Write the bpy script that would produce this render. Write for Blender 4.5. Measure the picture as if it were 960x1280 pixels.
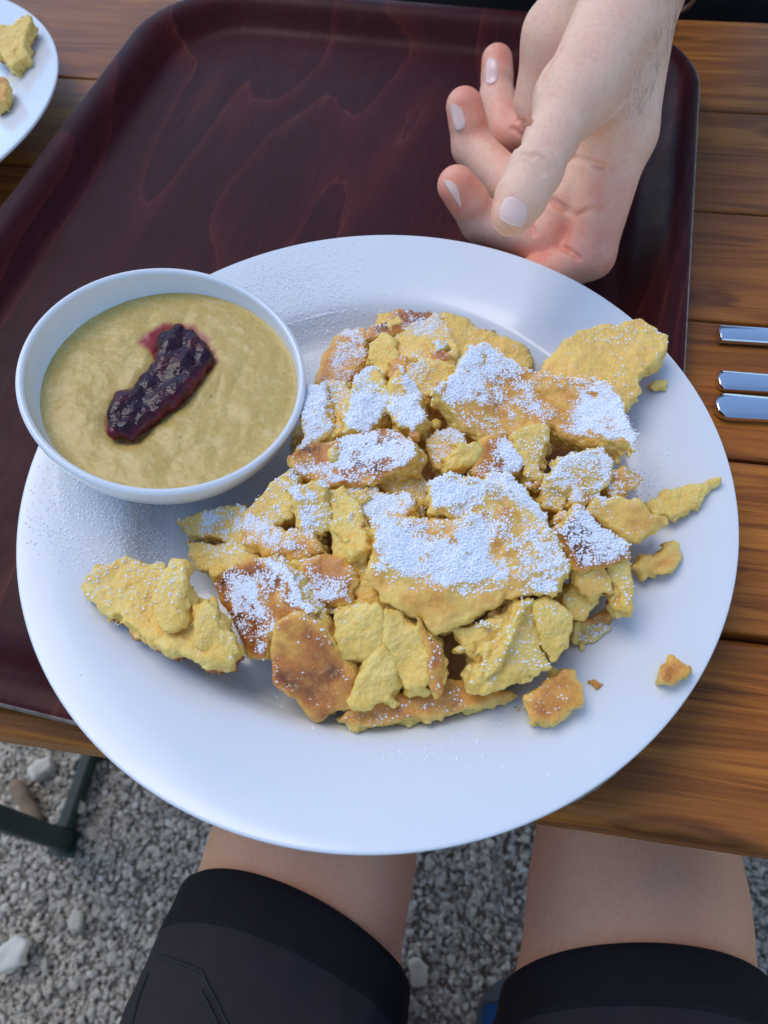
import bpy, bmesh, math, random
import numpy as np
from mathutils import Vector, Matrix

for o in list(bpy.data.objects): bpy.data.objects.remove(o)
SC = bpy.context.scene
COL = SC.collection
rnd = random.Random(7)
RS = np.random.RandomState(11)

# ------------------------------------------------------------------ camera, sky, sun, exposure
CAM_H = 1.05183
AX = np.array([[0.98953726, 0.10175475, -0.10228381],
               [0.13968832, -0.853076, 0.50274099],
               [-0.03609958, -0.5117688, -0.85836444]])      # camera right / down / forward in world axes (columns)
AX = np.linalg.qr(AX.T)[0].T * np.sign(np.sum(np.linalg.qr(AX.T)[0].T * AX, axis=1))[:, None]
cam_d = bpy.data.cameras.new('camera'); cam = bpy.data.objects.new('camera', cam_d); COL.objects.link(cam)
cam.matrix_world = Matrix([[AX[0, 0], -AX[0, 1], -AX[0, 2], 0], [AX[1, 0], -AX[1, 1], -AX[1, 2], 0],
                           [AX[2, 0], -AX[2, 1], -AX[2, 2], CAM_H], [0, 0, 0, 1]])
cam_d.sensor_fit = 'VERTICAL'; cam_d.sensor_height = 5.66; cam_d.sensor_width = 4.245
cam_d.lens = 5.66 * 950 / 1280
cam_d.clip_start = 0.01; cam_d.clip_end = 2000
cam_d.dof.use_dof = True; cam_d.dof.focus_distance = 0.315; cam_d.dof.aperture_fstop = 2.0
SC.camera = cam

SUN_EL, SUN_AZ = math.radians(60), math.radians(-58)          # azimuth from +Y towards +X
world = bpy.data.worlds.new('World'); SC.world = world; world.use_nodes = True
wn = world.node_tree.nodes; wl = world.node_tree.links; wn.clear()
sky = wn.new('ShaderNodeTexSky'); sky.sky_type = 'NISHITA'; sky.sun_disc = False
sky.sun_elevation = SUN_EL; sky.sun_rotation = SUN_AZ; sky.altitude = 800; sky.air_density = 1.1; sky.dust_density = 0.3; sky.ozone_density = 3.0
bg = wn.new('ShaderNodeBackground'); bg.inputs['Strength'].default_value = 0.15
wo = wn.new('ShaderNodeOutputWorld')
wl.new(sky.outputs[0], bg.inputs[0]); wl.new(bg.outputs[0], wo.inputs[0])
sd = bpy.data.lights.new('sun', 'SUN'); sd.energy = 0.85; sd.angle = math.radians(36); sd.color = (1.0, 0.93, 0.84)
sun = bpy.data.objects.new('sun', sd); COL.objects.link(sun)
sdir = Vector((math.sin(SUN_AZ) * math.cos(SUN_EL), math.cos(SUN_AZ) * math.cos(SUN_EL), math.sin(SUN_EL)))
sun.rotation_euler = sdir.to_track_quat('Z', 'Y').to_euler(); sun.location = (-2, 1, 4)
SC.view_settings.view_transform = 'Standard'; SC.view_settings.look = 'None'
SC.view_settings.gamma = 1; SC.view_settings.use_curve_mapping = False
SC.view_settings.exposure = 0.76

# ------------------------------------------------------------------ layout helpers
def at(px, py, z):
    """point at height z seen at survey pixel px,py of the 960x1280 photograph"""
    d = AX @ np.array([(px - 480) / 950, (py - 640) / 950, 1.0])
    return np.array([0, 0, CAM_H]) + d * ((z - CAM_H) / d[2])
def at_plane(px, py, c, n):
    d = AX @ np.array([(px - 480) / 950, (py - 640) / 950, 1.0]); o = np.array([0, 0, CAM_H])
    return o + d * (((c - o) @ n) / (d @ n))

# ------------------------------------------------------------------ noise, fields, meshing
LAT = np.random.RandomState(3).rand(64, 64, 64).astype(np.float32)
def vnoise(P, freq, seed=0):
    Q = P * freq + np.array([seed * 7.31, seed * 3.77, seed * 11.13])
    I = np.floor(Q).astype(np.int64); f = (Q - I).astype(np.float32); f = f * f * (3 - 2 * f)
    I &= 63; J = (I + 1) & 63
    x0, y0, z0 = I[..., 0], I[..., 1], I[..., 2]; x1, y1, z1 = J[..., 0], J[..., 1], J[..., 2]
    fx, fy, fz = f[..., 0], f[..., 1], f[..., 2]
    a = LAT[x0, y0, z0] * (1 - fx) + LAT[x1, y0, z0] * fx; b = LAT[x0, y1, z0] * (1 - fx) + LAT[x1, y1, z0] * fx
    c = LAT[x0, y0, z1] * (1 - fx) + LAT[x1, y0, z1] * fx; d = LAT[x0, y1, z1] * (1 - fx) + LAT[x1, y1, z1] * fx
    a = a * (1 - fy) + b * fy; c = c * (1 - fy) + d * fy
    return (a * (1 - fz) + c * fz) * 2 - 1
def fbm(P, freq, octv=3, seed=0):
    s = 0; a = 1.0
    for i in range(octv): s = s + a * vnoise(P, freq * 2.03 ** i, seed + i * 1.7); a *= 0.5
    return s
def sstep(a, b, x):
    t = np.clip((x - a) / (b - a), 0, 1); return t * t * (3 - 2 * t)
def smin(a, b, k):
    h = np.clip(0.5 + 0.5 * (b - a) / k, 0, 1); return b * (1 - h) + a * h - k * h * (1 - h)
def smax(a, b, k): return -smin(-a, -b, k)
def rcone(P, a, b, r1, r2):
    a = np.asarray(a, float); b = np.asarray(b, float); ba = b - a
    t = np.clip(((P - a) @ ba) / (ba @ ba), 0, 1)
    return np.linalg.norm(P - a - t[..., None] * ba, axis=-1) - (r1 + (r2 - r1) * t)
def poly_sdf(U, V, pts):
    pts = np.asarray(pts); n = len(pts); d = np.full(U.shape, 1e9); s = np.ones(U.shape)
    for i in range(n):
        a = pts[i]; b = pts[i - 1]; e = b - a; wx = U - a[0]; wy = V - a[1]
        t = np.clip((wx * e[0] + wy * e[1]) / (e @ e + 1e-18), 0, 1)
        d = np.minimum(d, (wx - e[0] * t) ** 2 + (wy - e[1] * t) ** 2)
        c1 = V >= a[1]; c2 = V < b[1]; c3 = e[0] * wy > e[1] * wx
        s = np.where((c1 & c2 & c3) | (~c1 & ~c2 & ~c3), -s, s)
    return s * np.sqrt(d)
def grid(lo, hi, h):
    ax = [np.arange(l, u + h, h) for l, u in zip(lo, hi)]
    return np.stack(np.meshgrid(*ax, indexing='ij'), -1)
def surface_nets(F, o, h):
    nx, ny, nz = F.shape; S = F < 0
    cs = [(i, j, k) for i in (0, 1) for j in (0, 1) for k in (0, 1)]
    cnt = sum(S[i:nx - 1 + i, j:ny - 1 + j, k:nz - 1 + k].astype(np.int8) for i, j, k in cs)
    act = (cnt > 0) & (cnt < 8); idx = np.argwhere(act)
    vid = np.full(act.shape, -1, np.int64); vid[act] = np.arange(len(idx))
    acc = np.zeros((len(idx), 3)); num = np.zeros(len(idx))
    for a in cs:
        for ax in range(3):
            if a[ax]: continue
            b = list(a); b[ax] = 1
            fa = F[idx[:, 0] + a[0], idx[:, 1] + a[1], idx[:, 2] + a[2]]; fb = F[idx[:, 0] + b[0], idx[:, 1] + b[1], idx[:, 2] + b[2]]
            m = (fa < 0) != (fb < 0); t = np.where(m, fa / np.where(m, fa - fb, 1), 0)
            p = np.tile(np.array(a, float), (len(idx), 1)); p[:, ax] += t
            acc += p * m[:, None]; num += m
    V = np.asarray(o) + h * (idx + acc / num[:, None])
    faces = []
    for ax in range(3):
        b, c = (ax + 1) % 3, (ax + 2) % 3
        sl0 = [slice(1, -1)] * 3; sl1 = [slice(1, -1)] * 3; sl0[ax] = slice(0, -1); sl1[ax] = slice(1, None)
        s0 = S[tuple(sl0)]; s1 = S[tuple(sl1)]; e = np.argwhere(s0 != s1)
        ins = s0[tuple(e.T)]
        e = e + 1; e[:, ax] -= 1
        def cell(db, dc):
            q = e.copy(); q[:, b] += db; q[:, c] += dc; return vid[tuple(q.T)]
        q = np.stack([cell(-1, -1), cell(0, -1), cell(0, 0), cell(-1, 0)], 1)
        q[~ins] = q[~ins][:, ::-1]; faces.append(q)
    return V, np.concatenate(faces)
def vnormals(V, F):
    d1 = V[F[:, 2]] - V[F[:, 0]]; d2 = V[F[:, -1]] - V[F[:, 1]]; n = np.cross(d1, d2)
    N = np.zeros_like(V)
    for k in range(F.shape[1]): np.add.at(N, F[:, k], n)
    return N / (np.linalg.norm(N, axis=1, keepdims=True) + 1e-12)

def setp(o, label=None, cat=None, group=None, kind=None):
    if label: o['label'] = label
    if cat: o['category'] = cat
    if group: o['group'] = group
    if kind: o['kind'] = kind
    return o
def empty(name, loc=(0, 0, 0), **kw):
    o = bpy.data.objects.new(name, None); o.location = loc; o.empty_display_size = 0.02; COL.objects.link(o); return setp(o, **kw)
def raw_mesh(name, V, F, smooth=True, attrs=None):
    V = np.asarray(V, np.float32); F = np.asarray(F, np.int32); me = bpy.data.meshes.new(name)
    n, k = F.shape
    me.vertices.add(len(V)); me.vertices.foreach_set('co', V.ravel())
    me.loops.add(n * k); me.loops.foreach_set('vertex_index', F.ravel())
    me.polygons.add(n); me.polygons.foreach_set('loop_start', np.arange(0, n * k, k, dtype=np.int32))
    me.polygons.foreach_set('loop_total', np.full(n, k, np.int32))
    me.update(calc_edges=True); me.validate()
    me.polygons.foreach_set('use_smooth', np.full(n, smooth, bool))
    for a, v in (attrs or {}).items():
        at_ = me.attributes.new(a, 'FLOAT', 'POINT'); at_.data.foreach_set('value', np.asarray(v, np.float32))
    return me
def mesh_obj(name, V, F, mat, parent=None, smooth=True, attrs=None, origin=None, **kw):
    V = np.asarray(V, float)
    if origin is not None: V = V - np.asarray(origin)
    o = bpy.data.objects.new(name, raw_mesh(name, V, F, smooth, attrs)); COL.objects.link(o)
    if mat: o.data.materials.append(mat)
    if parent is not None:
        o.parent = parent
        if origin is not None: o.location = Vector(origin) - parent.location
        else: o.matrix_parent_inverse = Matrix.Translation(parent.location).inverted()
    elif origin is not None: o.location = origin
    return setp(o, **kw)
def bm_obj(name, bm, mat, parent=None, loc=(0, 0, 0), rot=(0, 0, 0), smooth=False, **kw):
    me = bpy.data.meshes.new(name); bm.to_mesh(me); bm.free()
    o = bpy.data.objects.new(name, me); COL.objects.link(o); me.materials.append(mat)
    if smooth:
        for p in me.polygons: p.use_smooth = True
    o.location = loc; o.rotation_euler = rot
    if parent is not None: o.parent = parent
    return setp(o, **kw)
def box_bm(sx, sy, sz, bev=0.003, seg=2):
    bm = bmesh.new(); bmesh.ops.create_cube(bm, size=1); bmesh.ops.scale(bm, vec=(sx, sy, sz), verts=bm.verts)
    if bev: bmesh.ops.bevel(bm, geom=bm.edges[:], offset=bev, segments=seg, affect='EDGES', profile=0.5)
    return bm
def lathe(prof, seg=160):
    prof = np.array(prof); a = np.linspace(0, 2 * np.pi, seg, endpoint=False); n = len(prof)
    V = np.stack([prof[:, None, 0] * np.cos(a), prof[:, None, 0] * np.sin(a), np.repeat(prof[:, None, 1], seg, 1)], -1).reshape(-1, 3)
    i, j = np.meshgrid(np.arange(n - 1), np.arange(seg), indexing='ij'); j2 = (j + 1) % seg
    F = np.stack([i * seg + j, i * seg + j2, (i + 1) * seg + j2, (i + 1) * seg + j], -1).reshape(-1, 4)
    return V, F
def crv(pts, n=6):
    """Catmull-Rom resample of a 2D profile"""
    P = np.array(pts, float); out = []
    for i in range(len(P) - 1):
        p0, p1, p2, p3 = P[max(i - 1, 0)], P[i], P[i + 1], P[min(i + 2, len(P) - 1)]
        for t in np.linspace(0, 1, n, endpoint=False):
            out.append(0.5 * ((2 * p1) + (p2 - p0) * t + (2 * p0 - 5 * p1 + 4 * p2 - p3) * t * t + (3 * p1 - p0 - 3 * p2 + p3) * t ** 3))
    out.append(P[-1]); return np.array(out)
def tube(path, rad, seg=8, cap=True):
    path = np.asarray(path, float); n = len(path); rad = np.broadcast_to(np.asarray(rad, float), (n,))
    T = np.gradient(path, axis=0); T /= np.linalg.norm(T, axis=1, keepdims=True)
    ref = np.array([0, 0, 1.0]) if abs(T[0][2]) < 0.9 else np.array([1.0, 0, 0])
    V = []
    for i in range(n):
        u = np.cross(T[i], ref); u /= np.linalg.norm(u); w = np.cross(u, T[i])
        a = np.linspace(0, 2 * np.pi, seg, endpoint=False)
        V.append(path[i] + rad[i] * (np.cos(a)[:, None] * u + np.sin(a)[:, None] * w))
    V = np.concatenate(V)
    i, j = np.meshgrid(np.arange(n - 1), np.arange(seg), indexing='ij'); j2 = (j + 1) % seg
    F = np.stack([i * seg + j, (i + 1) * seg + j, (i + 1) * seg + j2, i * seg + j2], -1).reshape(-1, 4)
    return V, F
def merge(parts):
    Vs, Fs, o = [], [], 0
    for V, F in parts: Vs.append(V); Fs.append(F + o); o += len(V)
    return np.concatenate(Vs), np.concatenate(Fs)

# ------------------------------------------------------------------ materials
class NT:
    def __init__(s, name):
        s.m = bpy.data.materials.new(name); s.m.use_nodes = True; s.t = s.m.node_tree; s.t.nodes.clear()
        s.out = s.t.nodes.new('ShaderNodeOutputMaterial'); s.b = s.n('ShaderNodeBsdfPrincipled'); s.t.links.new(s.b.outputs[0], s.out.inputs[0])
    def n(s, typ, props=None, **inp):
        nd = s.t.nodes.new(typ)
        for k, v in (props or {}).items(): setattr(nd, k, v)
        for k, v in inp.items(): s.set(nd, k, v)
        return nd
    def set(s, nd, k, v):
        k = k.replace('_', ' ') if isinstance(k, str) and k.replace('_', ' ') in nd.inputs else k
        if isinstance(k, str) and k[0] == 'i' and k[1:].isdigit(): k = int(k[1:])
        sock = nd.inputs[k]
        if isinstance(v, bpy.types.NodeSocket): s.t.links.new(v, sock)
        elif isinstance(v, tuple) and len(v) == 3 and sock.type == 'RGBA': sock.default_value = (*v, 1)
        else: sock.default_value = v
    def p(s, **kw):
        for k, v in kw.items(): s.set(s.b, k, v)
    def coord(s, kind='Object', scale=(1, 1, 1), rot=(0, 0, 0), loc=None):
        tc = s.n('ShaderNodeTexCoord'); mp = s.n('ShaderNodeMapping'); s.t.links.new(tc.outputs[kind], mp.inputs[0])
        mp.inputs['Scale'].default_value = scale; mp.inputs['Rotation'].default_value = rot
        if loc is not None: s.set(mp, 'Location', loc)
        return mp.outputs[0]
    def noise(s, co, scale, detail=3, rough=0.55, dist=0.0):
        return s.n('ShaderNodeTexNoise', Vector=co, Scale=scale, Detail=detail, Roughness=rough, Distortion=dist).outputs[0]
    def math(s, op, a, b=0.5, c=None, clamp=False):
        nd = s.n('ShaderNodeMath', {'operation': op, 'use_clamp': clamp}, i0=a, i1=b)
        if c is not None: s.set(nd, 'i2', c)
        return nd.outputs[0]
    def ramp(s, fac, stops, interp='LINEAR'):
        r = s.n('ShaderNodeValToRGB', Fac=fac); r.color_ramp.interpolation = interp
        while len(r.color_ramp.elements) < len(stops): r.color_ramp.elements.new(0.5)
        for e, (p, c) in zip(r.color_ramp.elements, stops): e.position = p; e.color = (*c, 1) if len(c) == 3 else c
        return r.outputs[0]
    def mix(s, f, a, b, typ='MIX'):
        nd = s.n('ShaderNodeMix', {'data_type': 'RGBA', 'blend_type': typ}); s.set(nd, 0, f); s.set(nd, 6, a); s.set(nd, 7, b); return nd.outputs[2]
    def attr(s, name): return s.n('ShaderNodeAttribute', {'attribute_name': name}).outputs['Fac']
    def bump(s, h, strength=0.3, dist=0.001, nrm=None):
        nd = s.n('ShaderNodeBump', Height=h, Strength=strength, Distance=dist)
        if nrm is not None: s.set(nd, 'Normal', nrm)
        s.p(Normal=nd.outputs[0]); return nd.outputs[0]
def g3(v): return (v, v, v)

def m_simple(name, col, rough=0.5, metal=0.0, nscale=None, var=0.15, bump=0.0, bscale=300, **kw):
    n = NT(name); co = n.coord()
    if nscale:
        f = n.noise(co, nscale, 4); c = n.mix(f, tuple(x * (1 - var) for x in col), tuple(min(1, x * (1 + var)) for x in col)); n.p(Base_Color=c)
    else: n.p(Base_Color=col)
    n.p(Roughness=rough, Metallic=metal, **kw)
    if bump: n.bump(n.noise(co, bscale, 3), bump, 0.0008)
    return n.m
def m_wood_table():
    n = NT('varnished_table_wood')
    oi = n.n('ShaderNodeObjectInfo'); r = oi.outputs['Random']
    off = n.n('ShaderNodeCombineXYZ', X=n.math('MULTIPLY', r, 9.0), Y=n.math('MULTIPLY', r, 31.0), Z=n.math('MULTIPLY', r, 5.0)).outputs[0]
    co = n.coord('Object', (1, 1, 1), loc=off)
    lo = n.coord('Object', (3.0, 42, 42), loc=off)
    big = n.noise(lo, 1.0, 4, 0.6, 0.6)
    fine = n.noise(n.coord('Object', (22, 900, 900), loc=off), 1.0, 4, 0.7)
    # knots: rings around sparse voronoi points
    kv = n.n('ShaderNodeTexVoronoi', Vector=n.coord('Object', (5.5, 15, 15), loc=off), Scale=1.0, Randomness=1.0).outputs['Distance']
    kn = n.math('SUBTRACT', 1.0, n.math('MULTIPLY', kv, 5.5, clamp=True), clamp=True)
    rings = n.math('SINE', n.math('ADD', n.math('MULTIPLY', big, 34.0), n.math('MULTIPLY', kn, 9.0)))
    f = n.math('ADD', n.math('MULTIPLY', rings, 0.09), n.math('ADD', n.math('MULTIPLY', big, 0.48), n.math('MULTIPLY', fine, 0.42)))
    c = n.ramp(f, [(0.24, (0.115, 0.030, 0.0055)), (0.46, (0.36, 0.108, 0.015)), (0.70, (0.58, 0.210, 0.032))])
    patch = n.noise(co, 6.0, 3)
    c = n.mix(n.math('MULTIPLY', n.ramp(patch, [(0.42, g3(0)), (0.66, g3(1))]), 0.6), c, (0.17, 0.062, 0.020), 'MIX')
    c = n.mix(n.math('MULTIPLY', kn, 0.85), c, (0.035, 0.014, 0.006))
    n.p(Base_Color=c, Roughness=n.ramp(fine, [(0.3, g3(0.30)), (0.7, g3(0.46))]), Specular_IOR_Level=0.2)
    n.bump(n.math('ADD', fine, n.math('MULTIPLY', rings, 0.15)), 0.25, 0.0006)
    return n.m
def m_tray():
    n = NT('stained_tray_veneer')
    co = n.coord('Object')
    w = n.noise(n.coord('Object', (8.5, 2.1, 1), (0, 0, 0.22)), 1.0, 2.0, 0.45, 0.25)
    jag = n.noise(n.coord('Object', (60, 14, 1)), 1.0, 3, 0.7)
    v = n.math('ADD', n.math('MULTIPLY', w, 12.0), n.math('MULTIPLY', jag, 0.34))
    saw = n.math('FRACT', v)                                  # growth bands: a sharp pale edge that fades
    line = n.ramp(saw, [(0.0, g3(0.95)), (0.06, g3(0.65)), (0.3, g3(0.22)), (0.75, g3(0.05)), (0.97, g3(0.12)), (1.0, g3(0.6))])
    fib = n.noise(n.coord('Object', (420, 28, 1)), 1.0, 3, 0.6)
    blotch = n.noise(co, 5.0, 3)
    f = n.math('ADD', n.math('MULTIPLY', line, 0.46), n.math('MULTIPLY', n.math('SUBTRACT', fib, 0.5), 0.5))
    f = n.math('ADD', f, n.math('MULTIPLY', n.math('SUBTRACT', blotch, 0.5), 0.5))
    c = n.ramp(f, [(0.0, (0.036, 0.0042, 0.0052)), (0.35, (0.070, 0.0095, 0.0080)), (0.9, (0.20, 0.058, 0.030))])
    edge = n.attr('edge'); scr = n.noise(co, 160, 4, 0.7)
    c = n.mix(n.math('MULTIPLY', edge, n.ramp(scr, [(0.35, g3(0.45)), (0.65, g3(1))])), c, (0.30, 0.235, 0.19))
    sm = n.noise(co, 38, 5, 0.65)
    n.p(Base_Color=c, Roughness=n.ramp(sm, [(0.3, g3(0.36)), (0.7, g3(0.52))]), Specular_IOR_Level=0.11)
    n.bump(n.math('ADD', n.math('MULTIPLY', fib, 0.7), n.math('MULTIPLY', scr, 0.4)), 0.3, 0.0006)
    return n.m
def m_porcelain():
    n = NT('white_glazed_porcelain'); co = n.coord()
    f = n.noise(co, 22, 4)
    n.p(Base_Color=n.mix(f, (0.71, 0.71, 0.705), (0.75, 0.75, 0.745)), Roughness=n.ramp(n.noise(co, 14, 4), [(0.35, g3(0.13)), (0.7, g3(0.24))]), Specular_IOR_Level=0.5, Coat_Weight=0.3, Coat_Roughness=0.08)
    n.bump(n.noise(co, 45, 2), 0.04, 0.001)
    return n.m
def m_pancake():
    n = NT('torn_pancake_crumb'); co = n.coord('Object')
    b = n.attr('brown'); s = n.attr('sugar')
    n1 = n.noise(co, 160, 4, 0.6); n2 = n.noise(co, 900, 3, 0.6); n3 = n.noise(co, 55, 3)
    base = n.mix(n.ramp(n1, [(0.3, g3(0)), (0.7, g3(1))]), (0.94, 0.55, 0.088), (1.0, 0.72, 0.225))
    base = n.mix(n.math('MULTIPLY', n.ramp(n3, [(0.45, g3(0)), (0.7, g3(1))]), 0.5), base, (0.88, 0.47, 0.06))
    base = n.mix(n.math('MULTIPLY', n.ramp(n2, [(0.52, g3(0)), (0.68, g3(1))]), 0.45), base, (0.98, 0.76, 0.34))
    bb = n.math('ADD', b, n.math('ADD', n.math('MULTIPLY', n.math('SUBTRACT', n1, 0.5), 0.75), n.math('MULTIPLY', n.math('SUBTRACT', n2, 0.5), 0.35)), clamp=True)
    gold = n.ramp(bb, [(0.0, (0.94, 0.62, 0.16)), (0.3, (0.82, 0.40, 0.075)), (0.58, (0.55, 0.185, 0.032)), (0.82, (0.26, 0.072, 0.018)), (1.0, (0.075, 0.022, 0.008))])
    c = n.mix(n.ramp(b, [(0.02, g3(0)), (0.25, g3(1))]), base, gold)
    n5 = n.noise(co, 330, 3, 0.65)
    c = n.mix(n.math('MULTIPLY', n.ramp(n5, [(0.52, g3(0)), (0.66, g3(1))]), n.math('MULTIPLY', b, 0.55)), c, (0.80, 0.42, 0.10))
    sn = n.noise(co, 1250, 2, 0.5); sn2 = n.noise(co, 420, 2, 0.5)
    msk = n.math('ADD', n.math('MULTIPLY', s, 1.5), n.math('ADD', n.math('MULTIPLY', n.math('SUBTRACT', sn, 0.5), 2.0), n.math('MULTIPLY', n.math('SUBTRACT', sn2, 0.5), 1.3)))
    msk = n.ramp(msk, [(0.58, g3(0)), (0.84, g3(1))])
    msk = n.math('MULTIPLY', msk, n.ramp(s, [(0.03, g3(0)), (0.15, g3(1))]))
    c = n.mix(msk, c, (0.86, 0.86, 0.87))
    n.p(Base_Color=c, Roughness=n.math('ADD', n.ramp(n2, [(0.35, g3(0.52)), (0.65, g3(0.27))]), n.math('MULTIPLY', msk, 0.5)), Specular_IOR_Level=0.42,
        Subsurface_Weight=0.4, Subsurface_Scale=0.0035); n.b.inputs['Subsurface Radius'].default_value = (1.0, 0.6, 0.22)
    vo = n.n('ShaderNodeTexVoronoi', Vector=co, Scale=520.0).outputs['Distance']
    n4 = n.noise(co, 480, 2, 0.6)
    hgt = n.math('ADD', n.math('MULTIPLY', n2, 1.0), n.math('ADD', n.math('MULTIPLY', vo, 0.9), n.math('ADD', n.math('MULTIPLY', n4, 1.4), n.math('MULTIPLY', msk, 0.9))))
    n.bump(hgt, n.math('ADD', 0.22, n.math('MULTIPLY', n.attr('tear'), 0.6)), 0.0013)
    return n.m
def m_skin(name, base, red, k=1.0, sc=1.0):
    n = NT(name); co = n.coord(); r = n.attr('pink')
    f = n.noise(co, 60 * sc, 4, 0.6); c = n.mix(f, tuple(x * 0.92 for x in base), tuple(x * 1.07 for x in base))
    c = n.mix(r, c, red)
    f2 = n.noise(co, 420 * sc, 2); c = n.mix(n.math('MULTIPLY', n.ramp(f2, [(0.5, g3(0)), (0.75, g3(1))]), 0.2), c, (0.55, 0.17, 0.11))
    n.p(Base_Color=c, Roughness=0.42, Specular_IOR_Level=0.36, Subsurface_Weight=0.18, Subsurface_Scale=0.006)
    n.b.inputs['Subsurface Radius'].default_value = (1.0, 0.35, 0.2)
    v = n.n('ShaderNodeTexVoronoi', {'feature': 'DISTANCE_TO_EDGE'}, Vector=co, Scale=850.0 * sc).outputs['Distance']
    lines = n.noise(n.coord('Object', (300 * sc, 1200 * sc, 600 * sc), (0.3, 0.2, 0.6)), 1.0, 2)
    h = n.math('ADD', n.math('MULTIPLY', n.math('MINIMUM', v, 0.12), 3.0), n.math('MULTIPLY', lines, 0.5))
    n.bump(h, 0.34 * k, 0.0007)
    return n.m
def m_fabric(name, col, sc=1.0):
    n = NT(name); co = n.coord()
    w = n.n('ShaderNodeTexWave', {'wave_type': 'BANDS', 'bands_direction': 'DIAGONAL'}, Vector=co, Scale=900.0 * sc, Distortion=1.0).outputs['Fac']
    f = n.noise(co, 18, 4); c = n.mix(f, tuple(x * 0.8 for x in col), tuple(x * 1.25 for x in col))
    n.p(Base_Color=c, Roughness=0.8, Specular_IOR_Level=0.15)
    n.bump(n.math('ADD', n.math('MULTIPLY', w, 0.4), n.noise(co, 1400, 2)), 0.18, 0.0004)
    return n.m
def m_gravel():
    n = NT('limestone_gravel'); co = n.coord(); s = n.attr('tone')
    c = n.ramp(s, [(0.0, (0.20, 0.18, 0.15)), (0.3, (0.42, 0.375, 0.30)), (0.6, (0.60, 0.52, 0.40)), (0.85, (0.72, 0.61, 0.46)), (1.0, (0.78, 0.71, 0.60))])
    f = n.noise(co, 220, 3); c = n.mix(n.math('MULTIPLY', f, 0.35), c, (0.46, 0.385, 0.28))
    n.p(Base_Color=c, Roughness=0.85); n.bump(n.noise(co, 420, 3), 0.4, 0.001)
    return n.m
def m_ground():
    n = NT('gravel_bed'); co = n.coord()
    v = n.n('ShaderNodeTexVoronoi', Vector=co, Scale=95.0); f = n.noise(co, 130, 4)
    c = n.ramp(v.outputs['Color'], [(0.1, (0.16, 0.14, 0.11)), (0.5, (0.34, 0.30, 0.235)), (0.9, (0.50, 0.44, 0.34))])
    n.p(Base_Color=n.mix(f, c, (0.26, 0.225, 0.17)), Roughness=0.9)
    n.bump(n.math('SUBTRACT', 1.0, v.outputs['Distance']), 0.8, 0.006); return n.m
def m_sauce():
    n = NT('apple_sauce'); co = n.coord(); j = n.attr('juice')
    f = n.noise(co, 85, 4, 0.55, 0.0); g = n.noise(co, 620, 3, 0.65); st = n.noise(n.coord('Object', (60, 190, 80), (0, 0, 0.5)), 1.0, 4)
    c = n.mix(f, (0.56, 0.365, 0.085), (0.66, 0.455, 0.135))
    c = n.mix(n.math('MULTIPLY', n.ramp(n.math('ADD', n.math('MULTIPLY', g, 0.5), n.math('MULTIPLY', st, 0.5)), [(0.5, g3(0)), (0.64, g3(1))]), 0.38), c, (0.80, 0.63, 0.30))
    sp = n.noise(co, 330, 1); c = n.mix(n.math('MULTIPLY', n.ramp(sp, [(0.74, g3(0)), (0.80, g3(1))]), 0.5), c, (0.22, 0.11, 0.035))
    jj = n.math('ADD', j, n.math('MULTIPLY', n.math('SUBTRACT', n.noise(co, 190, 3), 0.5), 0.5), clamp=True)
    jj = n.math('MULTIPLY', jj, n.ramp(j, [(0.02, g3(0)), (0.2, g3(1))]))
    c = n.mix(n.ramp(jj, [(0.1, g3(0)), (0.8, g3(0.95))]), c, (0.33, 0.018, 0.028))
    n.p(Base_Color=c, Roughness=n.ramp(g, [(0.35, g3(0.20)), (0.7, g3(0.40))]), Specular_IOR_Level=0.35, Subsurface_Weight=0.25, Subsurface_Scale=0.004)
    vv = n.n('ShaderNodeTexVoronoi', {'feature': 'SMOOTH_F1'}, Vector=co, Scale=430.0).outputs['Distance']
    n.bump(n.math('SUBTRACT', n.math('MULTIPLY', g, 0.5), n.math('MULTIPLY', vv, 0.7)), 0.26, 0.0008)
    return n.m
def m_jam():
    n = NT('berry_jam'); co = n.coord(); f = n.noise(co, 130, 4, 0.6); th = n.attr('thin')
    c = n.ramp(f, [(0.3, (0.010, 0.0035, 0.010)), (0.5, (0.028, 0.0045, 0.011)), (0.72, (0.085, 0.008, 0.014))])
    c = n.mix(th, c, (0.23, 0.012, 0.014))
    n.p(Base_Color=c, Roughness=0.16, Specular_IOR_Level=0.32, Coat_Weight=0.0)
    n.bump(n.math('ADD', n.noise(co, 340, 2), f), 0.5, 0.0016); return n.m

M_TABLE = m_wood_table(); M_TRAY = m_tray(); M_PORC = m_porcelain(); M_CAKE = m_pancake()
M_HAND = m_skin('hand_skin', (0.88, 0.53, 0.355), (0.84, 0.30, 0.19), 1.0)
M_LEG = m_skin('leg_skin', (0.86, 0.44, 0.25), (0.86, 0.41, 0.225), 0.5, 0.8)
M_NAIL = m_simple('finger_nail', (0.88, 0.56, 0.46), 0.28, nscale=300, var=0.06)
M_NAILTIP = m_simple('nail_tip', (0.86, 0.70, 0.58), 0.35, nscale=300, var=0.05)
M_SHORTS = m_fabric('dark_shorts_fabric', (0.027, 0.022, 0.026)); M_HEM = m_fabric('shorts_hem_fabric', (0.012, 0.0098, 0.012))
M_BLACK = m_simple('black_clothing_fabric', (0.0035, 0.0035, 0.0042), 0.95, nscale=40, var=0.3, Specular_IOR_Level=0.04); M_THREAD = m_simple('stitch_thread', (0.009, 0.0085, 0.011), 0.8)
M_GRAVEL = m_gravel(); M_GROUND = m_ground(); M_SAUCE = m_sauce(); M_JAM = m_jam()
M_GREEN = m_simple('dark_green_paint', (0.012, 0.030, 0.022), 0.5, nscale=90, var=0.4, bump=0.15, bscale=200)
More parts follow.
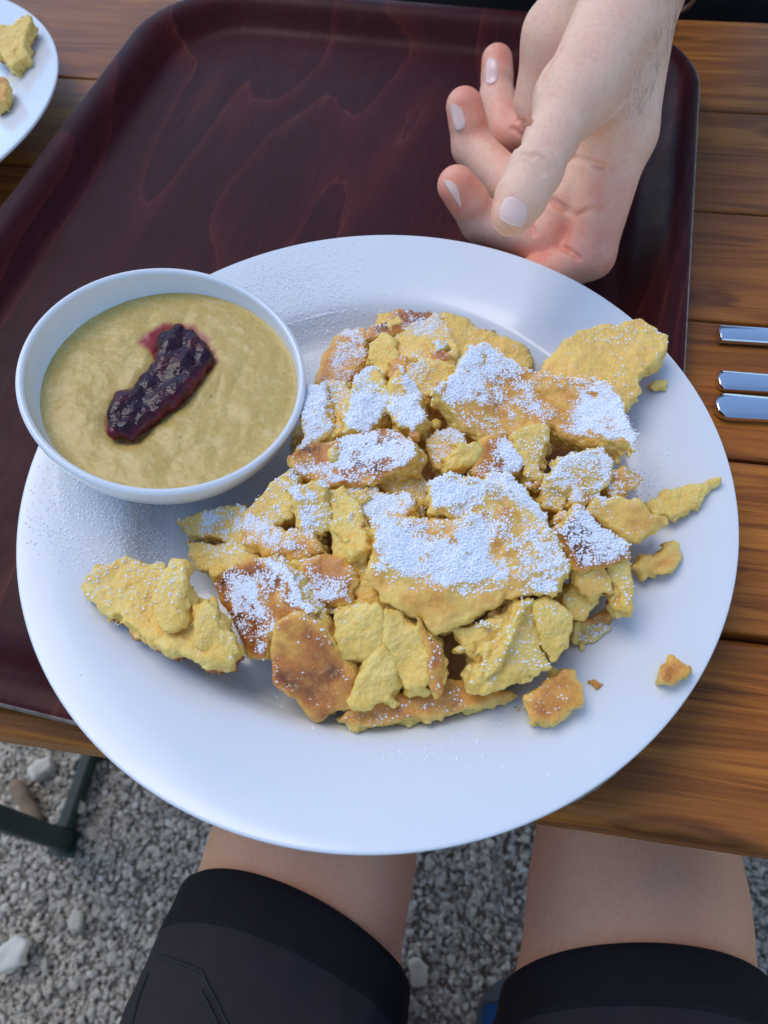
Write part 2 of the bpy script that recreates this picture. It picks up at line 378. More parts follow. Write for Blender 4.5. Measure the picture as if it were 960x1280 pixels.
M_STEEL = m_simple('polished_cutlery_steel', (0.62, 0.63, 0.65), 0.14, 1.0, nscale=30, var=0.05)
M_SILVER = m_simple('bracelet_metal', (0.70, 0.66, 0.58), 0.22, 1.0)
M_STRAP = m_simple('bracelet_strap', (0.02, 0.014, 0.011), 0.6, nscale=400, var=0.4)
M_SUGAR = m_simple('powdered_sugar', (0.93, 0.93, 0.94), 0.95)
M_HAIR = m_simple('arm_hair', (0.035, 0.022, 0.014), 0.5)
M_STICK = m_simple('dry_stick', (0.26, 0.17, 0.10), 0.85, nscale=60, var=0.4, bump=0.4)
M_SHOE_B = m_fabric('blue_shoe_mesh', (0.012, 0.045, 0.13)); M_SHOE_G = m_simple('grey_shoe_rubber', (0.045, 0.05, 0.055), 0.7, nscale=80, var=0.2)
M_UNDER = m_simple('rough_underside_wood', (0.16, 0.085, 0.04), 0.7, nscale=40, var=0.3)

# ------------------------------------------------------------------ ground and gravel
gr = bmesh.new(); bmesh.ops.create_grid(gr, x_segments=2, y_segments=2, size=600)
bm_obj('ground', gr, M_GROUND, loc=(0, 0, 0), kind='structure')

def stones(n, area, smin_, smax_, zlift, seed, octa=False):
    R = np.random.RandomState(seed)
    bm = bmesh.new(); bmesh.ops.create_icosphere(bm, subdivisions=1, radius=1); bm.verts.ensure_lookup_table()
    bv = np.array([v.co[:] for v in bm.verts]); bf = np.array([[v.index for v in f.verts] for f in bm.faces]); bm.free()
    if octa:
        bv = np.array([(1, 0, 0), (-1, 0, 0), (0, 1, 0), (0, -1, 0), (0, 0, 1), (0, 0, -1)], float); bf = np.array([(0, 2, 4), (2, 1, 4), (1, 3, 4), (3, 0, 4), (2, 0, 5), (1, 2, 5), (3, 1, 5), (0, 3, 5)])
    x = R.uniform(area[0], area[1], n); y = R.uniform(area[2], area[3], n)
    s = smin_ + (smax_ - smin_) * R.rand(n) ** 2.6
    ang = R.uniform(0, 6.283, n); sq = np.stack([R.uniform(0.75, 1.45, n), R.uniform(0.7, 1.1, n), R.uniform(0.5, 0.9, n)], 1)
    V = bv[None] * R.uniform(0.72, 1.22, (n, len(bv), 1)) * sq[:, None, :] * s[:, None, None]
    tl = R.uniform(-0.7, 0.7, n); c, d = np.cos(tl)[:, None], np.sin(tl)[:, None]
    V = np.stack([V[..., 0], c * V[..., 1] - d * V[..., 2], d * V[..., 1] + c * V[..., 2]], -1)
    c, d = np.cos(ang)[:, None], np.sin(ang)[:, None]
    V = np.stack([c * V[..., 0] - d * V[..., 1] + x[:, None], d * V[..., 0] + c * V[..., 1] + y[:, None], V[..., 2] + (zlift * s + R.uniform(0, 0.0035, n))[:, None]], -1)
    F = bf[None] + (np.arange(n) * len(bv))[:, None, None]
    tone = np.repeat(np.clip(R.normal(0.52, 0.24, n), 0, 1), len(bv))
    return V.reshape(-1, 3), F.reshape(-1, 3), tone
AR = (-0.85, 0.65, -0.40, 0.75)
Va, Fa, ta = stones(26000, AR, 0.0026, 0.0066, 0.35, 5); Vb, Fb, tb = stones(76000, AR, 0.0026, 0.0056, 0.40, 6, True)
V = np.concatenate([Va, Vb]); F = np.concatenate([Fa, Fb + len(Va)]); tone = np.concatenate([ta, tb])
mesh_obj('gravel', V, F, M_GRAVEL, smooth=False, attrs={'tone': tone}, label='grey limestone gravel covering the ground under the table', cat='gravel', kind='stuff')
def big_stone(p, size, tone, seed, label):
    P = grid([-1.4] * 3, [1.4] * 3, 0.14); Q = P.copy(); ps = np.array([(0.75, 0.5), (0.9, -0.35), (0.1, -0.8), (-0.85, -0.3), (-0.6, 0.55)])
    F_ = smax(poly_sdf(Q[..., 0], Q[..., 1], ps), np.abs(Q[..., 2] - 0.12 * Q[..., 0]) - 0.42, 0.12) + 0.16 * fbm(P, 1.4, 2, seed)
    V, Fc = surface_nets(F_, (-1.4,) * 3, 0.14); V = V * size; c, d = math.cos(seed), math.sin(seed)
    V = np.stack([c * V[:, 0] - d * V[:, 1], d * V[:, 0] + c * V[:, 1], V[:, 2]], 1)
    V[:, 2] -= V[:, 2].min()
    mesh_obj('stone', V + np.array([p[0], p[1], 0.004]), Fc, M_GRAVEL, attrs={'tone': np.full(len(V), tone)}, origin=(p[0], p[1], 0.004), label=label, cat='stone')
big_stone(at(14, 1192, 0.02), 0.024, 1.0, 1, 'large pale angular stone lying on the gravel apart from the table')
big_stone(at(522, 1216, 0.01), 0.017, 0.8, 2, 'flat grey stone on the gravel between the two knees')
big_stone(at(92, 1010, 0.01), 0.018, 0.62, 3, 'grey stone beside the green table foot')
big_stone(at(55, 960, 0.01), 0.020, 0.9, 4, 'whitish stone behind the green table foot near the brown stick')
big_stone(at(95, 1150, 0.01), 0.014, 0.7, 5, 'small rounded stone on open gravel left of the shorts')
pth = [at(18, 978, 0.014), at(26, 992, 0.017), at(36, 1008, 0.015), at(52, 1034, 0.012)]
V, F = tube(crv3 := np.array([np.interp(np.linspace(0, 3, 13), range(4), [p[i] for p in pth]) for i in range(3)]).T, 0.011 * np.array([0.55, 0.8, 0.95, 0.85, 0.9, 1.0, 0.95, 0.85, 0.85, 0.9, 0.8, 0.7, 0.4]), 10)
V = V + 0.0016 * np.stack([vnoise(V, 90, i) for i in range(3)], 1)
mesh_obj('stick', V, F, M_STICK, origin=pth[1], label='short brown stick lying on the gravel behind the green table foot', cat='stick')

# ------------------------------------------------------------------ table and benches
TROT = math.radians(-0.6)
table = empty('beer_table', (0, 0, 0), label='varnished brown wooden beer table made of planks, carrying the tray', cat='table')
YJ = [0.0540, 0.137, 0.2262, 0.316, 0.406, 0.508, 0.6220]
TX0, TX1 = -0.78, 1.42
for i in range(6):
    y0, y1 = YJ[i], YJ[i + 1]
    if i == 0: bm = box_bm(TX1 - TX0, y1 - y0 - 0.0014, 0.029, 0.0075, 4)
    else: bm = box_bm(TX1 - TX0, y1 - y0 - 0.0014, 0.029, 0.0016, 2)
    p = bm_obj('plank', bm, M_TABLE, table, loc=((TX0 + TX1) / 2, (y0 + y1) / 2, 0.7355), smooth=False)
for x in (-0.42, 0.32, 1.06):
    bm_obj('batten', box_bm(0.06, 0.47, 0.028, 0.003), M_UNDER, table, loc=(x, 0.333, 0.7065))
fx, fy = -0.464, 0.056
for s, lx in ((-1, fx), (1, 1.06)):
    bm_obj('leg_post', box_bm(0.022, 0.024, 0.69, 0.003), M_GREEN, table, loc=(lx, fy + 0.012, 0.3465))
    bm_obj('leg_post', box_bm(0.022, 0.024, 0.69, 0.003), M_GREEN, table, loc=(lx, 0.56, 0.3465))
    bm_obj('foot_bar', box_bm(0.016, 0.548 - fy - 0.024, 0.026, 0.003), M_GREEN, table, loc=(lx, (fy + 0.024 + 0.548) / 2, 0.020))
    bm_obj('foot_plate', box_bm(0.034, 0.032, 0.006, 0.001), M_GREEN, table, loc=(lx, fy + 0.010, 0.0075))
table.rotation_euler = (0, 0, TROT)

def bench(y, lab):
    b = empty('bench', (0.3, y, 0), label=lab, cat='bench')
    for k in (-1, 1): bm_obj('seat_plank', box_bm(2.2, 0.128, 0.026, 0.004), M_TABLE, b, loc=(0, k * 0.066, 0.447))
    for x in (-0.85, 0.85):
        for k in (-1, 1): bm_obj('leg', box_bm(0.032, 0.032, 0.43, 0.003), M_GREEN, b, loc=(x, k * 0.1, 0.217))
    return b
bench(-0.40, 'narrow wooden bench under the person in shorts')
bench(1.02, 'narrow wooden bench beyond the table under the person in black')

# ------------------------------------------------------------------ tray
def rrect(w, d, r, nseg=14):
    pts = []
    for (cx, cy, a0) in ((w / 2 - r, d / 2 - r, 0), (-w / 2 + r, d / 2 - r, 90), (-w / 2 + r, -d / 2 + r, 180), (w / 2 - r, -d / 2 + r, 270)):
        for k in range(nseg + 1):
            a = math.radians(a0 + 90 * k / nseg); pts.append((cx + r * math.cos(a), cy + r * math.sin(a)))
    return np.array(pts)
TA = math.radians(-5.5); KZ = (CAM_H - 0.7716) / (CAM_H - 0.777)
tu, tv = KZ * (-0.3095 + 0.0715) / 2, KZ * (0.0450 + 0.5670) / 2
tw, td = KZ * (0.0715 + 0.3095), KZ * (0.5670 - 0.0450)
tcx, tcy = tu * math.cos(TA) - tv * math.sin(TA), tu * math.sin(TA) + tv * math.cos(TA)
prof = crv([(0.0, 0.7682), (0.0002, 0.7704), (0.0012, 0.7714), (0.004, 0.7718), (0.0085, 0.7716), (0.0125, 0.7702), (0.0165, 0.7672), (0.022, 0.7615), (0.0265, 0.7576), (0.031, 0.7558), (0.037, 0.7552), (0.046, 0.7551)], 4)
under = crv([(0.046, 0.7508), (0.036, 0.7508), (0.029, 0.7520), (0.024, 0.7550), (0.018, 0.7608), (0.012, 0.7665), (0.006, 0.7680), (0.0, 0.7681)], 3)
full = np.concatenate([prof[::-1], under[::-1]])
rings = [np.c_[rrect(tw - 2 * i, td - 2 * i, 0.074 - i), np.full(60, z)] for i, z in full]
K = 60; V = np.concatenate(rings); n = len(full)
i, j = np.meshgrid(np.arange(n - 1), np.arange(K), indexing='ij'); j2 = (j + 1) % K
F = np.stack([i * K + j2, i * K + j, (i + 1) * K + j, (i + 1) * K + j2], -1).reshape(-1, 4)[:, ::-1]
me = bpy.data.meshes.new('serving_tray')
faces = [tuple(f) for f in F] + [tuple(range(K)), tuple(range((n - 1) * K, n * K))[::-1]]
me.from_pydata([tuple(v) for v in V], [], faces); me.update()
bm = bmesh.new(); bm.from_mesh(me); bmesh.ops.recalc_face_normals(bm, faces=bm.faces); bm.to_mesh(me); bm.free()
for p_ in me.polygons: p_.use_smooth = len(p_.vertices) == 4
ea = me.attributes.new('edge', 'FLOAT', 'POINT'); ea.data.foreach_set('value', np.repeat(((full[:, 0] < 0.0011) & (full[:, 1] > 0.7682)).astype(np.float32), K))
tray = bpy.data.objects.new('serving_tray', me); COL.objects.link(tray); me.materials.append(M_TRAY)
tray.location = (tcx, tcy, 0); tray.rotation_euler = (0, 0, TA)
setp(tray, 'dark mahogany stained wooden serving tray with raised rim, lying under the full plate', 'tray')

# ------------------------------------------------------------------ plates, bowl
PC = np.array([-0.0396, 0.1770]); PR = 0.150
PLATE_TOP = crv([(0.0005, 0.7612), (0.05, 0.7612), (0.088, 0.7614), (0.0965, 0.7626), (0.1020, 0.7668), (0.1065, 0.7718), (0.112, 0.7752), (0.128, 0.7790), (0.142, 0.7818), (0.1475, 0.7828), (0.1495, 0.7829), (0.1501, 0.7820)], 5)
PLATE_UND = crv([(0.1501, 0.7820), (0.1494, 0.7808), (0.146, 0.7797), (0.128, 0.7754), (0.116, 0.7724), (0.1085, 0.7672), (0.1010, 0.7592), (0.094, 0.7562), (0.0925, 0.7556), (0.0885, 0.7556), (0.087, 0.7572), (0.05, 0.7574), (0.0005, 0.7574)], 4)
def plate_z(x, y):
    r = np.hypot(x - PC[0], y - PC[1]); return np.interp(r, PLATE_TOP[:, 0], PLATE_TOP[:, 1])
pp = np.concatenate([PLATE_TOP, PLATE_UND[1:]])[::-1]
V, F = lathe(pp, 220)
mesh_obj('dinner_plate', V + np.array([PC[0], PC[1], 0]), F, M_PORC, origin=(PC[0], PC[1], 0.7556), label='large round white plate heaped with torn sugared pancake, overhanging the table edge', cat='plate')
P2 = np.array([-0.437, 0.425]); DZ2 = -0.0046
V, F = lathe(pp, 160)
mesh_obj('dinner_plate', V + np.array([P2[0], P2[1], DZ2]), F, M_PORC, origin=(P2[0], P2[1], 0.751), label='white plate with a few pancake scraps on the bare table beside the tray', cat='plate')

# bowl leans inward because it stands half on the plate rim
BN = np.array([0.199, -0.029, 0.98]); BN /= np.linalg.norm(BN)
bu = np.cross([0, 1, 0], BN); bu /= np.linalg.norm(bu); BB = np.stack([bu, np.cross(BN, bu), BN])    # rows: bowl axes
BRIM = np.array([-0.1300, 0.1988, 0.8098]); KR = 0.0590 / 0.0637
BW_IN = crv([(0.0003, 0.0075), (0.025, 0.008), (0.042, 0.013), (0.052, 0.022), (0.0575, 0.032), (0.0597, 0.041), (0.0603, 0.0455), (0.0612, 0.0470), (0.0625, 0.0472), (0.0636, 0.0462)], 5)
BW_OUT = crv([(0.0636, 0.0462), (0.0637, 0.0440), (0.0625, 0.0365), (0.0590, 0.0255), (0.0520, 0.0140), (0.0430, 0.0065), (0.0360, 0.0030), (0.0345, 0.0002), (0.0315, 0.0002), (0.030, 0.0025), (0.0003, 0.0028)], 5)
V, F = lathe(np.concatenate([BW_IN, BW_OUT[1:]])[::-1], 180)
V[:, :2] *= KR; V[:, 2] -= 0.0462
def bowl_w(V, kz): return (V * np.array([1, 1, kz])) @ BB + BRIM
k0, k1 = 0.3, 1.4
for _ in range(30):
    km = (k0 + k1) / 2; Vb = bowl_w(V, km)
    if (Vb[:, 2] - plate_z(Vb[:, 0], Vb[:, 1])).min() > 0.0003: k0 = km
    else: k1 = km
KZB = k0; Vb = bowl_w(V, KZB); print('bowl height scale', KZB)
BC = BRIM - BN * 0.0462 * KZB
mesh_obj('dip_bowl', Vb, F, M_PORC, origin=BC, label='small round white bowl of apple sauce standing on the rim of the full plate', cat='bowl')
SN = 0.55 * BN + 0.45 * np.array([0, 0, 1.0]); SN /= np.linalg.norm(SN)      # the thick sauce has only half settled level
su = np.cross([0, 1, 0], SN); su /= np.linalg.norm(su); SB = np.stack([su, np.cross(SN, su), SN])
cen = BRIM - BN * 0.0092
ri_z = (BW_IN[8:, 1] - 0.0462) * KZB; ri_r = BW_IN[8:, 0] * KR
nr, na = 100, 220; aa = np.linspace(0, 2 * np.pi, na, endpoint=False)
def sw(L): return np.asarray(L) @ SB + cen                    # sauce frame to world
lo_, hi_ = np.zeros(na), np.full(na, 0.09)
for _ in range(40):
    m = (lo_ + hi_) / 2; L = (sw(np.stack([m * np.cos(aa), m * np.sin(aa), np.zeros(na)], -1)) - BRIM) @ BB.T
    ins = np.hypot(L[:, 0], L[:, 1]) < np.interp(L[:, 2], ri_z, ri_r); lo_ = np.where(ins, m, lo_); hi_ = np.where(ins, hi_, m)
RIM_S = lo_ + 0.0005
def bowl_pt(px, py): return (at_plane(px, py, cen, SN) - cen) @ SB.T
JO = [(129, 527), (136, 505), (150, 492), (166, 487), (176, 470), (192, 455), (190, 438), (196, 421), (220, 412), (246, 416), (268, 434), (274, 452), (260, 470), (246, 487), (236, 503), (214, 518), (190, 536), (176, 552), (160, 557), (144, 550), (131, 540)]
JP = np.array([bowl_pt(*q)[:2] for q in JO])
e = np.linspace(0.004, 1, nr)[:, None]
X = e * RIM_S * np.cos(aa); Y = e * RIM_S * np.sin(aa); G = np.stack([X, Y, np.zeros_like(X)], -1)
jd = poly_sdf(X, Y, JP)
Z = 0.0010 * fbm(G, 60, 3, 3) * (1 - e ** 8) + 0.00016 * np.maximum(0, fbm(G, 420, 2, 31)) + 0.0008 * np.abs(vnoise(G * np.array([1, 0.35, 1]), 130, 9)) * (1 - e ** 6) + 0.0008 * (e ** 30) - 0.0022 * sstep(0.004, -0.006, jd)
JN = np.array([bowl_pt(*q)[:2] for q in [(172, 428), (182, 418), (205, 405), (240, 406), (264, 424), (230, 450), (200, 448), (188, 440)]])
juice = np.clip(sstep(0.0030, -0.003, poly_sdf(X, Y, JN)) + 0.5 * sstep(0.0012, -0.001, jd), 0, 1)
V = np.stack([X, Y, Z], -1).reshape(-1, 3)
i, j = np.meshgrid(np.arange(nr - 1), np.arange(na), indexing='ij'); j2 = (j + 1) % na
F = np.stack([i * na + j, (i + 1) * na + j, (i + 1) * na + j2, i * na + j2], -1).reshape(-1, 4)
bot = np.stack([RIM_S * 0.97 * np.cos(aa), RIM_S * 0.97 * np.sin(aa), np.full(na, -0.004)], -1)   # a short skirt gives the sauce a body below its surface
jj0 = np.arange(na); F = np.concatenate([F, np.stack([(nr - 1) * na + jj0, nr * na + jj0, nr * na + (jj0 + 1) % na, (nr - 1) * na + (jj0 + 1) % na], -1)])
mesh_obj('apple_sauce', sw(np.concatenate([V, bot])), F, M_SAUCE, attrs={'juice': np.concatenate([juice.ravel(), np.zeros(na)])}, origin=cen, label='smooth yellow brown apple sauce filling the small white bowl', cat='sauce')
# jam: a glossy heap with whole berries
lo = np.array([JP[:, 0].min() - .006, JP[:, 1].min() - .006, 0.0 - 0.006]); hi = np.array([JP[:, 0].max() + .006, JP[:, 1].max() + .006, 0.0 + 0.013])
P = grid(lo, hi, 0.0006); d2 = poly_sdf(P[..., 0], P[..., 1], JP) + 0.0010 * fbm(P, 260, 2, 5)
Fj = smax(d2 + 0.0012, np.abs(P[..., 2] - 0.0015) - 0.0034 - 0.0012 * vnoise(P, 110, 2), 0.0045)
R_ = np.random.RandomState(21)
ber = [(148, 520, 5.5), (160, 538, 4.5), (146, 540, 4), (176, 500, 4.5), (190, 485, 5), (205, 500, 4.2), (222, 492, 5.4), (236, 488, 4.2), (215, 440, 5.5), (240, 436, 5.5), (256, 452, 5), (228, 462, 5), (206, 465, 4.2), (185, 525, 3.8), (170, 520, 4), (246, 470, 4), (222, 422, 4)]
for bx_, by_, br in ber:
    c = bowl_pt(bx_, by_); c = c + np.array([R_.normal(0, .0008), R_.normal(0, .0008), 0]); c[2] = R_.uniform(0.0010, 0.0036); br = br * R_.uniform(0.75, 1.2)
    Fj = smin(Fj, np.linalg.norm((P - c) * np.array([1.0 + 0.25 * R_.rand(), 0.85, 1.2]), axis=-1) - br * 0.00080, 0.0022)
Fj = Fj + 0.0004 * vnoise(P, 260, 8)
V, F = surface_nets(Fj, lo, 0.0006)
thin = sstep(-0.0035, 0.0, poly_sdf(V[:, 0], V[:, 1], JP)) * 0.55 + sstep(0.0035, 0.0, poly_sdf(V[:, 0], V[:, 1], JN)) * 0.25 * sstep(0.004, 0.0, V[:, 2] - 0.0)
mesh_obj('berry_jam', sw(V), F, M_JAM, attrs={'thin': thin}, origin=sw(np.array([JP[:, 0].mean(), JP[:, 1].mean(), 0.0])), label='spoonful of glossy dark red berry jam on the apple sauce', cat='jam')

# ------------------------------------------------------------------ pancake pieces
def dome(x, y):
    q = ((x + 0.000) / 0.110) ** 2 + ((y - 0.165) / 0.098) ** 2
    return 0.7655 + 0.036 * np.maximum(0, 1 - q) ** 0.75
CAKES = []
GRP = 'torn pancake pieces on the full plate'
def cake(poly, T, dz=0.0, tilt=(0, 0), brown=0.0, sugar=0.3, label='', seed=None, bend=(0, 0), follow=0.45, zabs=None, side=1.0, bottom=0.75, dark=0.0, floor=True, group=GRP, h=0.00078, name='pancake_piece', vcut=None, jit=1.0, bw=0.0022):
    seed = len(CAKES) + 1 if seed is None else seed
    rj = np.random.RandomState(seed * 13 + 5)
    if zabs is None and group == GRP:
        tilt = (tilt[0] * (1 + .35 * jit) + jit * rj.normal(0, 0.10), tilt[1] * (1 + .25 * jit) + jit * rj.normal(0, 0.10)); dz = dz + jit * rj.uniform(-0.0035, 0.003)
        bend = (bend[0] + jit * rj.normal(0, 4.5), bend[1] + jit * rj.normal(0, 4.5)); T = T * rj.uniform(0.95, 1.25)
    pc = np.mean(poly, 0); z = 0.78
    for _ in range(12):
        q = at(pc[0], pc[1], z); z = (dome(q[0], q[1]) + dz) if zabs is None else zabs
    e_ = 0.004; gx = (dome(q[0] + e_, q[1]) - dome(q[0] - e_, q[1])) / (2 * e_); gy = (dome(q[0], q[1] + e_) - dome(q[0], q[1] - e_)) / (2 * e_)
    n = np.array([-gx * follow + tilt[0], -gy * follow + tilt[1], 1.0]); n /= np.linalg.norm(n)
    u = np.cross([0, 1, 0], n); u /= np.linalg.norm(u); v = np.cross(n, u)
    B = np.stack([u, v, n])                                   # rows: slab axes
    W3 = np.array([at_plane(x, y, q, n) for x, y in poly]); L = (W3 - q) @ B.T; pts = L[:, :2]
    ext = 0.0055; zz = 0.006 + abs(bend[0]) * 0.0009 + abs(bend[1]) * 0.0009
    lo = np.array([pts[:, 0].min() - ext, pts[:, 1].min() - ext, -T - zz]); hi = np.array([pts[:, 0].max() + ext, pts[:, 1].max() + ext, zz])
    P = grid(lo, hi, h); u_, v_, w_ = P[..., 0], P[..., 1], P[..., 2]
    Pw = P @ B + q; WA = 0.0016 if brown < 0.4 else 0.0012
    wob = WA * fbm(Pw, 80, 3, seed)
    wl_ = w_ - bend[0] * u_ ** 2 - bend[1] * v_ ** 2 + wob
    d2 = poly_sdf(u_ + 0.0019 * fbm(Pw, 130, 4, seed + 20), v_ + 0.0019 * fbm(Pw, 130, 4, seed + 40), pts)
    r = min(0.0022, T * 0.3)
    dzz = np.abs(wl_ + T / 2) - T / 2
    a, b = d2 + r, dzz + r
    Fv = np.minimum(np.maximum(a, b), 0) + np.hypot(np.maximum(a, 0), np.maximum(b, 0)) - r
    lat = sstep(-0.004, 0.0, d2 + 0.001) * sstep(0.0012, 0.004, -wl_)       # torn flanks are crumbly, faces smoother
    crumb = fbm(Pw, 420, 2, seed + 3) + 0.6 * vnoise(Pw, 190, seed + 4)
    pores = np.maximum(0, vnoise(Pw, 400, seed + 9) - 0.2) + 1.7 * np.maximum(0, vnoise(Pw, 210, seed + 10) - 0.3)
    crumb = crumb + 1.1 * (np.abs(vnoise(Pw, 300, seed + 5)) - 0.3); amp = (0.00012 + 0.00085 * lat * side + (0.00022 if brown < 0.4 else 0.0))
    Fv = Fv + amp * crumb + (0.0017 * lat * side + (0.0006 if brown < 0.4 else 0.0)) * pores
    if floor: Fv = np.maximum(Fv, plate_z(Pw[..., 0], Pw[..., 1]) + 0.0004 - Pw[..., 2])
    V, F = surface_nets(Fv, lo, h)
    if len(V) == 0: return
    Vw = V @ B + q; w = V[:, 2] - bend[0] * V[:, 0] ** 2 - bend[1] * V[:, 1] ** 2 + WA * fbm(Vw, 80, 3, seed)
    N = vnormals(Vw, F); Nl = N @ B.T
    mott = 0.5 + 0.5 * fbm(Vw, 95, 3, seed + 60)
    dd = poly_sdf(V[:, 0], V[:, 1], pts)
    top = sstep(-0.0034, -0.0010, w) * sstep(0.1, 0.5, Nl[:, 2])
    fade = 0.55 + 0.45 * sstep(0.0, -0.004, dd)
    br = top * np.clip(brown * (0.50 + 0.90 * mott) * fade + dark * sstep(0.75, 1.0, mott), 0, 1)
    bot = sstep(-T + bw, -T + 0.2 * bw, w) * bottom * (0.6 + 0.5 * mott)
    br = np.clip(np.maximum(br, bot), 0, 1)
    tear = np.clip(np.maximum(sstep(0.75, 0.35, Nl[:, 2]), 0.55 * (1 - sstep(0.05, 0.25, br)) if brown < 0.3 else 0), 0, 1)
    CAKES.append(dict(tear=tear, sm=np.ones(len(V)) if vcut is None else sstep(vcut[0], vcut[1], V[:, 1] + 0.002 * fbm(Vw, 200, 2, 5)), V=Vw, F=F, N=N, br=br, sugar=sugar, label=label, q=q, group=group, name=name, seed=seed))

S, Z_ = 'pancake', None
# --- buried filling of the heap
for k, (px, py, sx, sy) in enumerate([(500, 600, 90, 60), (600, 560, 90, 55), (420, 560, 60, 70), (680, 560, 70, 50), (560, 690, 90, 50), (660, 700, 50, 55), (430, 700, 70, 55), (330, 680, 60, 45), (520, 500, 60, 45), (620, 480, 70, 40), (530, 820, 80, 40), (620, 800, 60, 40), (380, 790, 45, 45), (450, 480, 45, 45), (700, 640, 60, 50), (560, 430, 50, 30)]):
    a0 = rnd.uniform(0, 1)
    pl = [(px + sx * math.cos(2 * math.pi * (t + a0) / 8) * rnd.uniform(.75, 1.1), py + sy * math.sin(2 * math.pi * (t + a0) / 8) * rnd.uniform(.75, 1.1)) for t in range(8)]
    cake(pl, 0.014, dz=-0.021, brown=0.25 if k % 3 else 0.6, sugar=0.06, follow=0.7, label='torn pancake piece buried inside the sugared heap', group='buried pancake pieces', h=0.0012)  # browner tone puts extra shade into the deep gaps of the heap
# --- far side of the heap
cake([(548, 377), (585, 383), (618, 382), (634, 400), (665, 403), (692, 419), (683, 440), (664, 458), (620, 462), (570, 445), (545, 410)], 0.012, 0.0075, (0, 0.0), 0.12, 0.10, 'broad plain yellow pancake piece at the far side of the heap beside the brown crust', jit=0.15)
cake([(466, 378), (484, 367), (503, 371), (502, 395), (488, 412), (470, 402)], 0.013, 0.004, (-0.1, 0.1), 0.0, 0.03, 'pale yellow pancake cube at the far tip of the heap touching the brown crust')
cake([(497, 382), (506, 371), (526, 366), (547, 373), (551, 390), (532, 404), (506, 413), (484, 424), (458, 424), (462, 407), (487, 395)], 0.012, 0.0065, (0, 0.05), 0.72, 0.33, 'brown crusted pancake piece lightly sugared at the far tip of the heap')
cake([(480, 424), (508, 408), (545, 398), (566, 412), (575, 432), (560, 455), (528, 460), (496, 446)], 0.012, 0.007, (0, -0.08), 0.12, 0.34, 'crumbly yellow pancake lump in front of the brown crusted tip')
cake([(672, 460), (690, 436), (706, 422), (726, 405), (752, 405), (779, 400), (803, 393), (815, 400), (822, 411), (839, 418), (836, 434), (822, 452), (803, 468), (802, 488), (773, 508), (738, 500), (700, 480)], 0.0095, 0.0, (-0.02, -0.03), 0.16, 0.12, 'large ragged yellow pancake slab reaching out over the plate rim past the heap', follow=0, zabs=0.7975, bend=(-2.0, -2.0))
cake([(536, 507), (552, 488), (572, 470), (583, 444), (610, 436), (660, 460), (700, 470), (748, 482), (768, 508), (776, 537), (781, 557), (778, 577), (757, 562), (722, 551), (692, 534), (665, 537), (630, 547), (600, 553), (566, 538)], 0.0125, 0.0095, (0.03, -0.10), 0.34, 0.62, 'big golden pancake slab thickly sugared at one end, behind the middle slab', follow=0.35)
cake([(508, 452), (540, 442), (574, 455), (582, 478), (560, 500), (532, 507), (510, 487)], 0.013, 0.007, (-0.05, -0.12), 0.08, 0.36, 'nubbly yellow pancake lump with a sugar crust between two sugared slabs')
cake([(457, 428), (480, 410), (497, 421), (496, 449), (482, 466), (456, 452)], 0.014, 0.0085, (-0.05, -0.15), 0.0, 0.12, 'smooth yellow pancake nugget below the brown crusted tip')
cake([(484, 446), (500, 440), (508, 455), (506, 472), (492, 480), (482, 464)], 0.010, 0.005, (-0.05, -0.1), 0.8, 0.22, 'small dark browned pancake bit between nuggets')
# --- side by the bowl
cake([(403, 436), (418, 418), (431, 404), (454, 403), (459, 444), (446, 457), (428, 484), (393, 475)], 0.016, 0.0085, (-0.22, 0.05), 0.45, 0.52, 'blocky pancake chunk, brown and sugared on one face, behind the bowl', dark=0.1)
cake([(378, 478), (404, 477), (414, 530), (407, 546), (370, 562), (372, 510)], 0.013, 0.006, (-0.25, -0.05), 0.18, 0.95, 'heavily sugared pancake slab leaning against the white bowl')
cake([(405, 478), (430, 470), (442, 500), (432, 540), (414, 545), (412, 510)], 0.012, 0.004, (-0.1, -0.1), 0.15, 0.3, 'yellow pancake strip between the leaning sugared slab and the sugar capped slab')
cake([(438, 468), (458, 456), (476, 470), (496, 497), (470, 522), (460, 542), (426, 543), (432, 505)], 0.015, 0.0115, (-0.12, -0.10), 0.05, 1.0, 'upright pancake slab completely capped with white sugar')
cake([(485, 472), (503, 462), (521, 484), (537, 528), (513, 544), (494, 534), (482, 512)], 0.015, 0.0105, (0.10, -0.14), 0.2, 0.88, 'narrow pancake wedge snowed over with sugar beside the capped slab')
cake([(360, 576), (392, 553), (431, 544), (473, 534), (505, 544), (525, 560), (519, 581), (490, 593), (455, 603), (412, 607), (376, 600)], 0.0125, 0.0105, (0.0, -0.16), 0.62, 0.66, 'long brown topped sugared pancake slab lying across the heap from the bowl', dark=0.25)
cake([(470, 592), (510, 584), (541, 600), (546, 622), (526, 637), (495, 620)], 0.014, 0.005, (0.1, -0.15), 0.12, 0.2, 'yellow pancake lump tucked under the long brown slab')
cake([(525, 547), (556, 528), (577, 536), (592, 562), (577, 592), (545, 588)], 0.013, 0.006, (-0.05, -0.15), 0.25, 0.55, 'sugared pancake bit in the hollow of the heap')
cake([(554, 567), (575, 552), (599, 550), (602, 567), (582, 584), (557, 586)], 0.011, 0.0095, (0.0, -0.2), 0.05, 0.10, 'clean yellow pancake nugget in the hollow of the heap')
cake([(586, 580), (604, 545), (630, 537), (651, 552), (660, 576), (641, 592), (602, 603)], 0.017, 0.013, (0.0, -0.12), 0.66, 0.58, 'brown capped sugared pancake nugget on top of the heap', dark=0.2)
cake([(641, 540), (662, 530), (685, 525), (689, 546), (683, 573), (676, 602), (657, 592), (651, 560)], 0.015, 0.012, (0.22, -0.1), 0.1, 0.18, 'upright folded yellow pancake strip beside the brown capped nugget')
